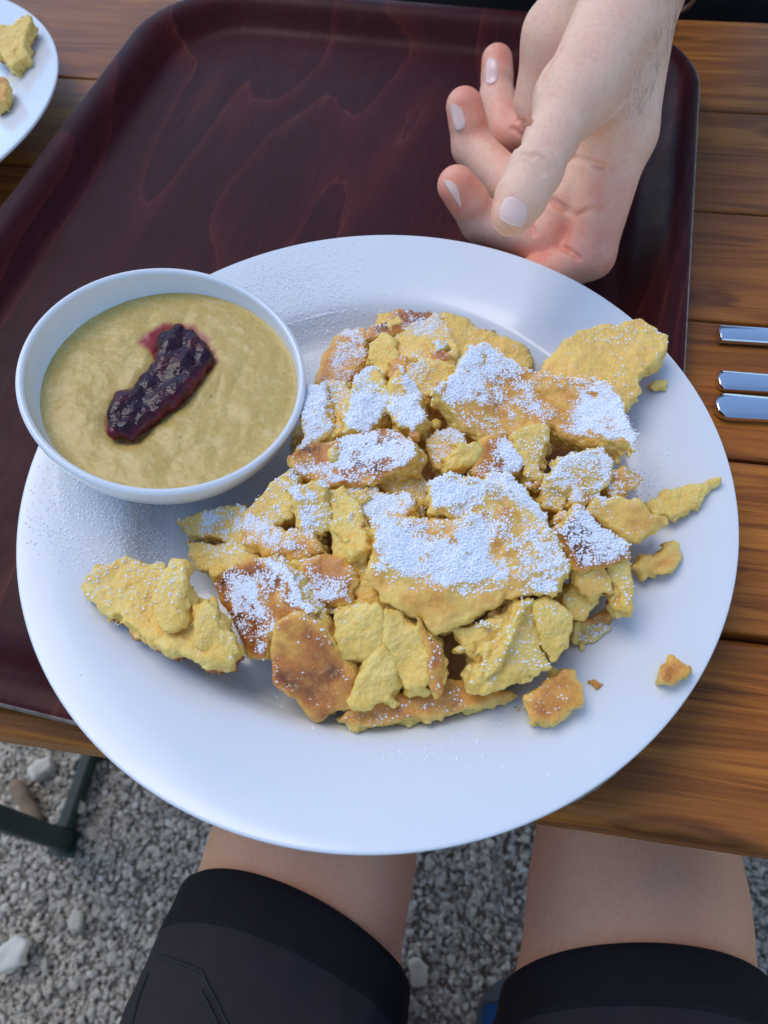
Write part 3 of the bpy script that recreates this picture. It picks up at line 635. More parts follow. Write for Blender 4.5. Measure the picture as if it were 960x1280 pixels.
# --- crumbly side opposite the bowl
cake([(690, 592), (698, 572), (722, 566), (756, 560), (767, 576), (762, 602), (746, 622), (715, 624), (690, 612)], 0.013, 0.0085, (0.15, -0.15), 0.22, 0.42, 'crumbled pancake chunk under the overhang of the golden slab')
cake([(752, 596), (775, 580), (800, 587), (813, 596), (800, 606), (785, 613), (760, 611)], 0.011, 0.008, (0.1, -0.1), 0.5, 0.4, 'pointed pancake flake with toasted edge sticking out over the plate')
cake([(678, 586), (700, 590), (722, 612), (704, 645), (676, 634)], 0.013, 0.0075, (0.1, -0.2), 0.05, 0.3, 'yellow pancake bit wedged behind the dark brown triangle')
cake([(756, 606), (775, 601), (792, 608), (787, 623), (765, 627)], 0.010, 0.0085, (0.1, -0.1), 0.5, 0.55, 'tiny sugared pancake crumb with a brown underside on the crumbly side')
cake([(712, 602), (750, 596), (757, 621), (737, 634), (710, 628)], 0.011, 0.010, (0.05, -0.15), 0.3, 0.48, 'sugared pancake fragment on the crumbled chunk')
cake([(730, 637), (745, 623), (775, 621), (810, 631), (838, 642), (839, 653), (820, 666), (795, 680), (778, 672), (758, 656)], 0.014, 0.009, (0.12, -0.18), 0.2, 0.24, 'split pancake piece with a hollow crumb behind the dark brown triangle', bend=(0, 6))
cake([(800, 632), (831, 615), (859, 608), (890, 599), (907, 593), (905, 602), (886, 618), (872, 629), (845, 647), (822, 644)], 0.008, 0.004, (-0.05, -0.12), 0.0, 0.02, 'long pointed yellow pancake sliver sticking out towards the plate edge', follow=0.1, zabs=0.786)
cake([(694, 661), (724, 633), (746, 649), (770, 668), (788, 684), (784, 698), (762, 705), (727, 718), (712, 696)], 0.015, 0.0125, (0.1, -0.22), 0.86, 0.55, 'dark brown triangular pancake piece dusted with sugar on the crumbly side', dark=0.4)
cake([(759, 703), (783, 702), (794, 730), (798, 762), (785, 768), (774, 746), (763, 725)], 0.010, 0.008, (0.15, -0.15), 0.12, 0.12, 'finger shaped yellow pancake bit below the dark brown triangle', bend=(-20, 0))
cake([(718, 715), (756, 704), (771, 720), (766, 742), (740, 750), (720, 740)], 0.013, 0.005, (0.1, -0.2), 0.25, 0.15, 'yellow pancake lump with a scorched spot beneath the dark brown triangle', dark=0.6)
cake([(698, 742), (716, 725), (735, 735), (745, 755), (730, 772), (710, 776)], 0.012, 0.004, (0.2, -0.2), 0.05, 0.1, 'small smooth yellow pancake lump beside the middle slab')
cake([(790, 700), (808, 691), (822, 696), (838, 680), (855, 678), (859, 691), (846, 708), (826, 719), (808, 718)], 0.008, 0.0, (0.0, -0.1), 0.3, 0.08, 'curled loose pancake crumb on the bare rim near the dark brown triangle', zabs=0.7855, bend=(0, 8))
cake([(712, 777), (740, 770), (768, 759), (775, 764), (766, 776), (740, 784), (715, 784)], 0.006, 0.0, (0, -0.1), 0.75, 0.15, 'thin scorched crust strip loose beside the heap', zabs=0.7800)
cake([(714, 780), (745, 779), (766, 781), (770, 791), (752, 801), (740, 806), (722, 805)], 0.008, 0.0, (0, -0.15), 0.0, 0.5, 'pale sugared crumb under the thin scorched strip', zabs=0.7785)
cake([(719, 801), (736, 804), (747, 820), (736, 825), (721, 814)], 0.006, 0.0, (0, 0), 0.1, 0.1, 'tiny pale crumb in front of the thin scorched strip', zabs=0.7760)
# --- the middle slab and its neighbours
cake([(416, 604), (440, 595), (480, 611), (514, 615), (523, 637), (503, 655), (468, 660), (446, 642)], 0.014, 0.0105, (-0.05, -0.16), 0.18, 0.7, 'sugared pancake flap folded off the large middle slab')
cake([(533, 607), (560, 591), (610, 597), (640, 611), (660, 640), (632, 664), (580, 656), (540, 645)], 0.015, 0.0135, (-0.02, -0.16), 0.22, 0.72, 'raised square pancake block topped with sugar on the middle slab')
cake([(610, 586), (640, 587), (668, 618), (684, 642), (704, 668), (690, 690), (652, 660), (622, 630)], 0.013, 0.0155, (0.12, -0.1), 0.12, 0.98, 'diagonal pancake ridge white with sugar along the middle slab')
cake([(462, 692), (466, 648), (500, 640), (533, 642), (572, 648), (590, 632), (640, 622), (665, 640), (700, 668), (718, 702), (698, 740), (648, 746), (602, 766), (568, 786), (541, 793), (526, 776), (500, 760), (477, 744), (458, 722)], 0.0165, 0.0140, (0.0, -0.24), 0.26, 0.66, 'large thick middle pancake slab with sugared top and plain yellow front', follow=0.35, bend=(0, -5), vcut=(-0.013, -0.005), jit=0.2)
cake([(404, 614), (430, 607), (452, 640), (463, 682), (440, 694), (414, 662)], 0.015, 0.0095, (-0.15, -0.15), 0.02, 0.22, 'plain yellow upright pancake strip next to the folded flap')
cake([(412, 652), (440, 640), (454, 665), (449, 698), (425, 708), (409, 692)], 0.014, 0.0115, (-0.1, -0.2), 0.1, 0.55, 'sugared pancake nugget beside the corner of the middle slab')
cake([(440, 702), (458, 690), (474, 730), (478, 754), (440, 756), (430, 730)], 0.014, 0.0075, (-0.1, -0.2), 0.02, 0.1, 'plain yellow pancake bit under the near corner of the middle slab')
cake([(376, 707), (400, 690), (425, 694), (441, 715), (439, 746), (420, 762), (393, 754)], 0.014, 0.0115, (-0.05, -0.2), 0.66, 0.55, 'brown topped sugared pancake nugget between slab and front pieces')
cake([(356, 704), (380, 692), (398, 730), (411, 762), (394, 770), (374, 742)], 0.014, 0.0070, (-0.15, -0.2), 0.05, 0.18, 'yellow pancake bit beside the dark sugared triangle')
# --- towards the bowl, near side
cake([(362, 607), (410, 605), (417, 650), (402, 672), (386, 684), (367, 655)], 0.013, 0.0095, (-0.12, -0.15), 0.12, 0.78, 'sugared square pancake piece next to the bowl below the long brown slab')
cake([(296, 640), (344, 596), (369, 588), (367, 642), (332, 668), (304, 666)], 0.014, 0.0080, (-0.1, -0.12), 0.12, 0.7, 'sugared pancake piece half hidden under the bowl edge')
cake([(216, 652), (250, 638), (304, 628), (312, 664), (299, 678), (262, 674), (232, 666)], 0.013, 0.0085, (-0.15, -0.1), 0.12, 0.48, 'flat sugared pancake piece below the bowl at the end of the heap')
cake([(298, 660), (330, 654), (370, 659), (396, 654), (395, 690), (375, 698), (330, 692), (302, 682)], 0.013, 0.0125, (-0.05, -0.22), 0.38, 0.6, 'golden sugared pancake strip in front of the bowl')
cake([(226, 668), (262, 677), (300, 673), (323, 690), (319, 701), (285, 713), (262, 720), (240, 706), (230, 690)], 0.016, 0.0065, (-0.1, -0.22), 0.05, 0.36, 'yellow pancake chunk with a brown lip behind the dark sugared triangle')
cake([(264, 724), (290, 703), (322, 697), (357, 715), (377, 742), (389, 766), (350, 774), (340, 802), (330, 825), (308, 822), (290, 785)], 0.0165, 0.0135, (-0.15, -0.24), 0.84, 0.66, 'dark brown pancake piece with a thick sugar patch at the near side of the heap', dark=0.1)
cake([(99, 724), (117, 707), (155, 696), (185, 706), (207, 706), (230, 720), (234, 740), (260, 746), (282, 779), (297, 812), (287, 832), (230, 819), (170, 789), (121, 753), (102, 738)], 0.0110, 0.0, (-0.02, 0.06), 0.05, 0.15, 'separate yellow pancake piece with browned lower edge on the rim below the bowl', zabs=0.7905, bottom=1.2, follow=0, bw=0.0048)
cake([(188, 768), (200, 712), (211, 695), (231, 696), (233, 740), (226, 776), (205, 792)], 0.011, 0.0, (-0.1, -0.15), 0.05, 0.15, 'thick folded ridge of the separate yellow piece below the bowl', zabs=0.7985)
cake([(236, 752), (258, 744), (281, 775), (297, 813), (281, 828), (252, 815), (238, 786)], 0.012, 0.0, (0.05, -0.2), 0.06, 0.22, 'lumpy torn end of the separate yellow piece below the bowl', zabs=0.7945)
# --- near side of the heap
cake([(422, 896), (440, 882), (480, 868), (550, 848), (600, 848), (640, 858), (647, 866), (600, 884), (560, 894), (500, 905), (434, 912)], 0.0125, 0.0, (0, -0.10), 0.4, 0.12, 'flat pancake slab lying on the plate at the near edge of the heap', zabs=0.7800, bottom=1.2, follow=0, bw=0.0045)
cake([(414, 770), (440, 754), (470, 753), (485, 780), (487, 812), (460, 830), (430, 834), (417, 800)], 0.016, 0.0105, (-0.05, -0.30), 0.04, 0.10, 'rounded smooth yellow pancake fold beside the brown mottled piece')
cake([(444, 850), (468, 815), (488, 808), (499, 850), (491, 880), (466, 890), (440, 892), (430, 880)], 0.014, 0.0105, (0, -0.32), 0.02, 0.05, 'plain yellow pancake wedge standing on the near flat slab')
cake([(336, 800), (346, 772), (372, 766), (395, 775), (413, 800), (426, 825), (444, 850), (443, 874), (424, 890), (404, 906), (388, 896), (358, 873), (340, 850), (334, 825)], 0.012, 0.0145, (-0.10, -0.34), 0.62, 0.16, 'brown mottled pancake piece with ruffled edge at the near side of the heap', bend=(-4, 0))
cake([(476, 752), (500, 762), (527, 780), (540, 800), (542, 850), (530, 872), (508, 872), (494, 845), (484, 800)], 0.017, 0.012, (-0.10, -0.34), 0.06, 0.06, 'tall yellow pancake wedge propping up the near side of the middle slab', jit=0.2)
cake([(514, 770), (530, 782), (557, 810), (560, 862), (545, 872), (538, 840), (532, 805)], 0.013, 0.0120, (0.22, -0.30), 0.7, 0.22, 'browned flank leaning on the tall yellow wedge under the middle slab', jit=0)
cake([(564, 788), (605, 774), (642, 758), (652, 790), (622, 812), (599, 842), (586, 825)], 0.013, 0.0075, (0.02, -0.3), 0.06, 0.1, 'shaded yellow pancake piece beneath the middle slab')
cake([(590, 858), (600, 835), (614, 808), (648, 753), (668, 756), (681, 800), (689, 834), (675, 846), (640, 856), (612, 870), (596, 868)], 0.013, 0.0125, (0.03, -0.34), 0.07, 0.20, 'triangular yellow pancake piece with a raised edge at the near side')
cake([(592, 850), (604, 832), (618, 806), (650, 752), (660, 756), (640, 796), (622, 832), (606, 856)], 0.008, 0.0155, (-0.15, -0.25), 0.08, 0.45, 'thin sugared lip along the triangular yellow piece')
cake([(667, 755), (697, 746), (714, 778), (712, 811), (689, 829), (674, 802)], 0.013, 0.0125, (0.2, -0.28), 0.0, 0.1, 'smooth leaf shaped yellow pancake piece beside the triangular one')
cake([(649, 876), (668, 860), (698, 836), (715, 836), (731, 858), (729, 880), (712, 893), (692, 906), (668, 901)], 0.0135, 0.0, (0.03, -0.12), 0.42, 0.08, 'cube of pancake with golden top at the near corner of the heap', zabs=0.7875, follow=0)
# --- small crumbs lodged in the seams of the heap
for k in range(46):
    t = rnd.uniform(0, 2 * math.pi); rr_ = math.sqrt(rnd.random())
    px, py = 545 + 235 * rr_ * math.cos(t), 625 + 215 * rr_ * math.sin(t) * (0.95 if math.sin(t) < 0 else 1.0)
    if px < 400 and py < 600 or px > 700 and py < 520 or px > 720 and py > 720: continue
    s0 = rnd.uniform(6, 13); a0 = rnd.random()
    pl = [(px + s0 * rnd.uniform(.7, 1.35) * math.cos(2 * math.pi * (q_ + a0) / 6), py + s0 * rnd.uniform(.6, 1.1) * math.sin(2 * math.pi * (q_ + a0) / 6)) for q_ in range(6)]
    cake(pl, rnd.uniform(0.005, 0.009), dz=rnd.uniform(0.004, 0.013), tilt=(rnd.uniform(-.3, .3), rnd.uniform(-.4, .1)), brown=rnd.choice([0, 0, 0.1, 0.5, 0.8]), sugar=rnd.uniform(0.1, 0.6), label='small torn pancake crumb lodged between larger pieces of the heap', group='small crumbs in the heap', bottom=0.3)
# --- loose crumbs
C_ = dict(follow=0, side=0.8)
cake([(823, 830), (840, 818), (865, 829), (860, 843), (841, 853), (824, 853)], 0.010, 0.0, (0.05, -0.1), 0.55, 0.02, 'loose golden pancake nugget alone on the plate rim', zabs=0.7900, **C_)
cake([(733, 851), (745, 848), (763, 858), (761, 868), (745, 867)], 0.005, 0.0, (0, 0), 0.8, 0.0, 'tiny dark toasted crumb on the plate near the golden cube', zabs=0.7790, **C_)
cake([(737, 831), (744, 827), (751, 832), (750, 839), (741, 840)], 0.004, 0.0, (0, 0), 0.0, 0.0, 'tiny yellow crumb on the plate above the toasted crumb', zabs=0.7775, **C_)
cake([(810, 480), (820, 473), (838, 472), (838, 483), (828, 487), (814, 487)], 0.005, 0.0, (0, -0.1), 0.05, 0.0, 'tiny pale crumb on the rim below the ragged slab', zabs=0.7850, **C_)
# --- scraps on the second plate
G2 = 'pancake scraps on the second plate'
C2 = dict(follow=0, floor=False, group=G2)
cake([(-22, 38), (0, 28), (22, 24), (34, 18), (38, 24), (34, 40), (31, 55), (33, 68), (24, 72), (18, 84), (8, 80), (0, 66), (-20, 60)], 0.011, 0.0, (0, -0.2), 0.12, 0.05, 'yellow pancake scrap with a toasted tip on the second plate', zabs=0.786, **C2)
cake([(-25, 100), (-5, 92), (6, 94), (9, 108), (4, 124), (-8, 128), (-26, 118)], 0.011, 0.0, (0, -0.1), 0.5, 0.02, 'golden rounded pancake scrap at the edge of the second plate', zabs=0.784, **C2)
cake([(25, 20), (37, 16), (39, 24), (34, 38), (28, 34)], 0.006, 0.0, (0.3, -0.2), 0.7, 0.02, 'toasted crust flake on the yellow scrap of the second plate', zabs=0.7885, **C2)

# exposure map of the heap: which surface lies open to the falling sugar
RES = 0.0012; gx0, gy0 = -0.26, 0.0
HM = np.full((420, 320), -1.0)
main = [c for c in CAKES if c['group'] != G2]
for c in main:
    ix = ((c['V'][:, 0] - gx0) / RES).astype(int); iy = ((c['V'][:, 1] - gy0) / RES).astype(int); np.maximum.at(HM, (np.clip(ix, 0, 419), np.clip(iy, 0, 319)), c['V'][:, 2])
def exposed(P):
    ix = np.clip(((P[:, 0] - gx0) / RES).astype(int), 0, 419); iy = np.clip(((P[:, 1] - gy0) / RES).astype(int), 0, 319)
    return sstep(-0.0045, -0.0012, P[:, 2] - HM[ix, iy])
grains_P, grains_N = [], []
for c in CAKES:
    V, N = c['V'], c['N']
    up = sstep(0.62, 0.95, N[:, 2]); ex = exposed(V) if c['group'] != G2 else np.ones(len(V))
    cl = 0.5 + 0.5 * fbm(V, 62, 3, 77) + 0.15 * fbm(V, 300, 2, 78)
    s = c['sm'] * c['sugar'] * up * ex * np.clip(-0.12 + 1.85 * cl, 0, 1.4)
    s = np.clip(s, 0, 1)
    o = mesh_obj(c['name'], V, c['F'], M_CAKE, attrs={'brown': c['br'], 'sugar': s, 'tear': c['tear']}, origin=c['q'], label=c['label'], cat='pancake', group=c['group'])
    pr = np.clip(s * 1.15 - 0.06, 0, 1) ** 1.25
    k = np.repeat(np.arange(len(V)), RS.poisson(pr * 2.1))
    jt = RS.normal(0, 0.0005, (len(k), 3)); jt -= np.sum(jt * N[k], 1, keepdims=True) * N[k]
    grains_P.append(V[k] + jt); grains_N.append(N[k])

# ------------------------------------------------------------------ powdered sugar
def grains(P, size, seed, sq=0.75):
    R = np.random.RandomState(seed); n = len(P)
    b = np.array([(1, 0, 0), (-1, 0, 0), (0, 1, 0), (0, -1, 0), (0, 0, 1), (0, 0, -1)], float)
    f = np.array([(0, 2, 4), (2, 1, 4), (1, 3, 4), (3, 0, 4), (2, 0, 5), (1, 2, 5), (3, 1, 5), (0, 3, 5)])
    s = size * (0.5 + 0.75 * R.rand(n) ** 1.7)
    V = b[None] * R.uniform(0.6, 1.25, (n, 6, 1)) * s[:, None, None]
    a = R.uniform(0, 6.283, n); c, d = np.cos(a)[:, None], np.sin(a)[:, None]; t = R.uniform(-1, 1, n); ct, st = np.cos(t)[:, None], np.sin(t)[:, None]
    V = np.stack([c * V[..., 0] - d * V[..., 1], d * V[..., 0] + c * V[..., 1], V[..., 2]], -1)
    V = np.stack([V[..., 0], ct * V[..., 1] - st * V[..., 2], st * V[..., 1] + ct * V[..., 2]], -1)
    V[..., 2] *= sq
    return (V + P[:, None]).reshape(-1, 3), (f[None] + (np.arange(n) * 6)[:, None, None]).reshape(-1, 3)
GP = np.concatenate(grains_P); GN = np.concatenate(grains_N); GP = GP + GN * 0.00015
print('grains', len(GP))
V, F = grains(GP, 0.00052, 3)
mesh_obj('powdered_sugar', V, F, M_SUGAR, smooth=False, label='white powdered sugar dusted over the pancake heap', cat='powdered sugar', kind='stuff')
pl = []
def dust(px, py, sx, sy, n, rot=0.0):
    R = RS.randn(n, 2) * np.array([sx, sy]); c, s = math.cos(rot), math.sin(rot)
    for a, b in R:
        x, y = px + c * a - s * b, py + s * a + c * b
        q = at(x, y, 0.772); q = at(x, y, float(plate_z(q[0], q[1])))
        if np.hypot(q[0] - PC[0], q[1] - PC[1]) > 0.147: continue
        if vnoise(q[None], 160, 5)[0] + RS.uniform(-.6, .6) < -0.25: continue
        pl.append((q[0], q[1], float(plate_z(q[0], q[1])) + 0.00012))
dust(135, 652, 42, 32, 2600, 0.25); dust(205, 675, 24, 22, 1300); dust(105, 640, 32, 30, 600)
dust(350, 350, 50, 20, 1500, -0.3); dust(395, 420, 22, 32, 1500, 0.3); dust(430, 385, 40, 22, 200)
dust(800, 610, 30, 14, 200, -0.3); dust(800, 540, 22, 40, 90); dust(560, 935, 60, 14, 120, -0.15); dust(280, 720, 40, 25, 100)
RR = RS.rand(260, 2)
for a, b in RR:
    r = 0.147 * math.sqrt(a); x, y = PC[0] + r * math.cos(6.283 * b), PC[1] + r * math.sin(6.283 * b); pl.append((x, y, float(plate_z(x, y)) + 0.00012))
V, F = grains(np.array(pl), 0.00050, 9, 0.55)
mesh_obj('powdered_sugar', V, F, M_SUGAR, smooth=False, label='white powdered sugar specks scattered on the bare plate around the heap', cat='powdered sugar', kind='stuff')

# ------------------------------------------------------------------ cutlery
def cutlery(name, cx, cy, z, w0, w1, th, ang, label, parts, rnd_end=0.5):
    """handle end at cx,cy, running along +x to the working end"""
    root = empty(name, (cx, cy, z), label=label, cat=name, group='cutlery on the bare table'); root.rotation_euler = (0, 0, ang)
    L = 0.105; n = 26; xs = np.concatenate([w0 * rnd_end * (1 - np.cos(np.linspace(0, np.pi / 2, 9))), np.linspace(w0 * rnd_end, L, n - 9 + 1)[1:]])
    V = []; K_ = 12
    for x in xs:
        e_ = min(1.0, x / (w0 * rnd_end)); hw = (w0 + (w1 - w0) * min(1, x / L)) * math.sqrt(max(0.0, 1 - (1 - e_) ** 2.6)) * 0.5 + 0.0004
        for k in range(K_):
            a = 2 * math.pi * k / K_ + math.pi / K_
            cy_, cz_ = math.cos(a), math.sin(a); sg = lambda v, p: math.copysign(abs(v) ** p, v)
            V.append((x, hw * sg(cy_, 0.45), th * 0.5 * sg(cz_, 0.6) + th * 0.5))
    V = np.array(V); i, j = np.meshgrid(np.arange(len(xs) - 1), np.arange(K_), indexing='ij'); j2 = (j + 1) % K_
    F = np.stack([i * K_ + j, (i + 1) * K_ + j, (i + 1) * K_ + j2, i * K_ + j2], -1).reshape(-1, 4)[:, ::-1]
    me = bpy.data.meshes.new('handle'); me.from_pydata([tuple(v) for v in V], [], [tuple(f) for f in F] + [tuple(range(K_)), tuple(range(len(V) - K_, len(V)))[::-1]]); me.update()
    bm = bmesh.new(); bm.from_mesh(me); bmesh.ops.recalc_face_normals(bm, faces=bm.faces); bm.to_mesh(me); bm.free()
    for p in me.polygons: p.use_smooth = True
    o = bpy.data.objects.new('handle', me); me.materials.append(M_STEEL); COL.objects.link(o); o.parent = root
    m = o.modifiers.new('edge_split', 'EDGE_SPLIT'); m.split_angle = math.radians(38)
    if parts == 'knife':
        ps = [(L - 0.001, -0.006), (L + 0.02, -0.009), (L + 0.09, -0.0095), (L + 0.105, 0.002), (L + 0.09, 0.0062), (L - 0.001, 0.006)]
        b = bmesh.new(); vs = [b.verts.new((x, y, 0.0012)) for x, y in ps]; f = b.faces.new(vs); r = bmesh.ops.extrude_face_region(b, geom=[f])
        for v in [g for g in r['geom'] if isinstance(g, bmesh.types.BMVert)]: v.co.z += 0.0014
        bmesh.ops.recalc_face_normals(b, faces=b.faces); bm_obj('blade', b, M_STEEL, root)
    else:
        V, F = tube([(L - 0.002, 0, th * .5), (L + 0.02, 0, th * .5), (L + 0.035, 0, th * .5)], [w1 * .45, .0035, .009], 12); V[:, 2] = th * .5 + (V[:, 2] - th * .5) * 0.2
        mesh_obj('neck', V, F, M_STEEL).parent = root
        for k in range(4):
            V, F = tube([(L + 0.033, (k - 1.5) * .0045, th * .5), (L + 0.06, (k - 1.5) * .0055, th * .5 + .003), (L + 0.085, (k - 1.5) * .0055, th * .5 + .006)], [.0016, .0014, .0005], 8)
            mesh_obj('tine', V, F, M_STEEL).parent = root
    return root
a1 = at(897, 419, 0.752); a2 = at(896, 476, 0.752); a3 = at(893, 507, 0.753)
cutlery('knife', a1[0], a1[1], 0.7503, 0.0098, 0.0100, 0.0048, 0.02, 'slim steel knife with a squared handle end, lying apart from the two forks', 'knife', 0.12)
cutlery('fork', a2[0], a2[1], 0.7503, 0.0118, 0.0080, 0.0040, 0.02, 'steel fork squeezed between the knife and the wider handled fork', 'fork', 0.35)
cutlery('fork', a3[0], a3[1], 0.7504, 0.0150, 0.0090, 0.0050, 0.02, 'steel fork with the broad rounded handle end, outermost from the knife', 'fork', 0.5)

# ------------------------------------------------------------------ person across the table: left hand resting palm up on the tray
def A(px, py, z): return at(px, py, z)
J = dict(
    elbow=np.array([0.155, 0.700, 0.945]), wrist=A(778, -22, 0.858),
    th=[A(772, 25, 0.862), A(716, 122, 0.853), A(669, 213, 0.845), A(640, 268, 0.836)],
    ix=[A(778, 165, 0.822), A(738, 318, 0.7785), A(690, 345, 0.7690), A(655, 348, 0.7660)],
    md=[A(752, 185, 0.806), A(678, 298, 0.7740), A(602, 277, 0.7745), A(570, 232, 0.7950)],
    rg=[A(722, 175, 0.792), A(640, 232, 0.7730), A(590, 183, 0.7760), A(580, 133, 0.7930)],
    pk=[A(690, 160, 0.782), A(636, 172, 0.7730), A(621, 124, 0.7780), A(621, 76, 0.7900)])
for k in ('th', 'ix', 'md', 'rg', 'pk'): print(k, [round(float(np.linalg.norm(J[k][i + 1] - J[k][i])) * 1000) for i in range(3)])
print('palm', [round(float(np.linalg.norm(J[k][0] - J['wrist'])) * 1000) for k in ('ix', 'md', 'rg', 'pk')])
def hand_field(P):
    F_ = np.full(P.shape[:-1], 1.0)
    def add(d, k=0.006): nonlocal F_; F_ = smin(F_, d, k)
    w = J['wrist']; e_ = J['elbow']; ax = (w - e_) / np.linalg.norm(w - e_)
    lat = J['ix'][0] - J['pk'][0]; lat -= (lat @ ax) * ax; lat /= np.linalg.norm(lat)      # across the palm
    w2 = e_ + (w - e_) * 0.5
    for s in (-1, 1):
        add(rcone(P, w + lat * (s * 0.012 + 0.004), w2 + lat * s * 0.015, 0.0205, 0.030), 0.018)
    add(rcone(P, w2, e_, 0.040, 0.046), 0.02)
    # palm: metacarpals and muscle pads
    for k, s, r in (('ix', 0.8, 0.0165), ('md', 0.3, 0.0155), ('rg', -0.2, 0.0145), ('pk', -0.5, 0.0135)):
        add(rcone(P, w + lat * s * 0.016, J[k][0], 0.019, r), 0.013)
    palmn = np.cross(lat, ax); palmn /= np.linalg.norm(palmn)
    pm = A(690, 70, 0.822)
    add(rcone(P, A(738, -5, 0.850), A(700, 45, 0.832), 0.0165, 0.0180), 0.012); add(rcone(P, A(700, 45, 0.832), A(677, 125, 0.802), 0.0180, 0.0155), 0.010)
    add(rcone(P, J['th'][0], J['th'][1], 0.0205, 0.0150), 0.014)                            # thumb base
    add(rcone(P, J['th'][1], A(768, 120, 0.835), 0.0115, 0.014), 0.012)                     # web
    # fingers
    def finger(k, rs, kk=0.004, pads=True):
        p = J[k]
        for i in range(3): add(rcone(P, p[i], p[i + 1], rs[i], rs[i + 1]), kk if i else 0.007)
    finger('ix', [0.0148, 0.0122, 0.0102, 0.0088]); finger('md', [0.0145, 0.0126, 0.0110, 0.0096])
    finger('rg', [0.0140, 0.0122, 0.0113, 0.0101]); finger('pk', [0.0128, 0.0110, 0.0102, 0.0091])
    t = J['th']; mid = t[1] * 0.45 + t[2] * 0.55
    add(rcone(P, t[1], mid, 0.0142, 0.0112), 0.008); add(rcone(P, mid, t[2], 0.0112, 0.0112), 0.004)
    nb = t[2] * 0.4 + t[3] * 0.6
    add(rcone(P, t[2], nb, 0.0112, 0.0106), 0.004); add(rcone(P, nb, t[3], 0.0106, 0.0090), 0.004)
    # finger pads
    for k, r in (('ix', .0092), ('md', .0100), ('rg', .0103), ('pk', .0090)):
        p = J[k]; m = p[2] * 0.42 + p[3] * 0.58; inw = J['th'][1] - m; dd = p[3] - p[2]; dd /= np.linalg.norm(dd); inw -= (inw @ dd) * dd; inw /= np.linalg.norm(inw)
        add(rcone(P, m + inw * 0.0016, p[3] + inw * 0.0010, r, r * 0.9), 0.003)
    # creases
    def groove(a, b, r, depth_k=0.0012): nonlocal F_; F_ = smax(F_, -rcone(P, a, b, r, r), depth_k)
    for a, b, r in CREASES: groove(a, b, r)
    return F_
CREASES = []
def march_many(fn, pts):
    pts = np.asarray(pts, float); D = np.c_[(pts - np.array([480, 640])) / 950, np.ones(len(pts))] @ AX.T
    D /= np.linalg.norm(D, axis=1, keepdims=True); t = np.full(len(pts), 0.2); O = np.array([0, 0, CAM_H])
    for _ in range(70):
        s = fn(O + D * t[:, None]); t = np.minimum(t + s * 0.8, 0.9)
        if np.all((np.abs(s) < 1e-5) | (t >= 0.9)): break
    return O + D * t[:, None], t < 0.85
def march(fn, px, py):
    q, ok = march_many(fn, [(px, py)]); return q[0] if ok[0] else None
cr = []
for pts, r in [([(717, 197), (736, 203), (756, 208)], 0.00152), ([(690, 250), (706, 262), (718, 270)], 0.00192), ([(718, 270), (734, 262), (752, 261)], 0.00125),
               ([(699, 308), (712, 314), (724, 323)], 0.00138), ([(745, 162), (766, 143), (783, 124)], 0.00138), ([(700, 62), (688, 82), (677, 106)], 0.00165),
               ([(664, 282), (667, 292)], 0.00138), ([(646, 150), (655, 153), (663, 154)], 0.00125), ([(640, 160), (652, 170), (648, 182)], 0.00125),
               ([(652, 192), (664, 196), (676, 206), (682, 216)], 0.00091), ([(658, 200), (668, 206), (677, 217)], 0.00084), ([(668, 192), (680, 199), (690, 212)], 0.00084)]:
    q = [march(hand_field, *p) for p in pts]; q = [x for x in q if x is not None]
    cr += [(q[i], q[i + 1], r) for i in range(len(q) - 1)]
CREASES = cr
hlo = np.array([-0.045, 0.270, 0.752]); hhi = np.array([0.130, 0.500, 0.905]); HH = 0.0008
def eval_blocks(fn, lo, hi, h, B=12):
    """field values on a grid; blocks far from the surface get one value only"""
    lo = np.asarray(lo, float); nb = np.ceil((np.asarray(hi) - lo) / h / B).astype(int) + 1
    ci = np.stack(np.meshgrid(*[np.arange(k) for k in nb], indexing='ij'), -1).reshape(-1, 3)
    D = fn(lo + (ci * B + (B - 1) / 2) * h); act = np.abs(D) < B * h * 1.35 + 0.002
    F_ = np.repeat(np.repeat(np.repeat(D.reshape(nb).astype(np.float32), B, 0), B, 1), B, 2)
    off = np.stack(np.meshgrid(*[np.arange(B)] * 3, indexing='ij'), -1).reshape(-1, 3); A_ = ci[act]
    for k in range(0, len(A_), 60):
        idx = A_[k:k + 60, None] * B + off[None]; F_[idx[..., 0], idx[..., 1], idx[..., 2]] = fn(lo + idx * h)
    return F_
Fh = eval_blocks(hand_field, hlo, hhi, HH)
V, F = surface_nets(Fh, hlo, HH)
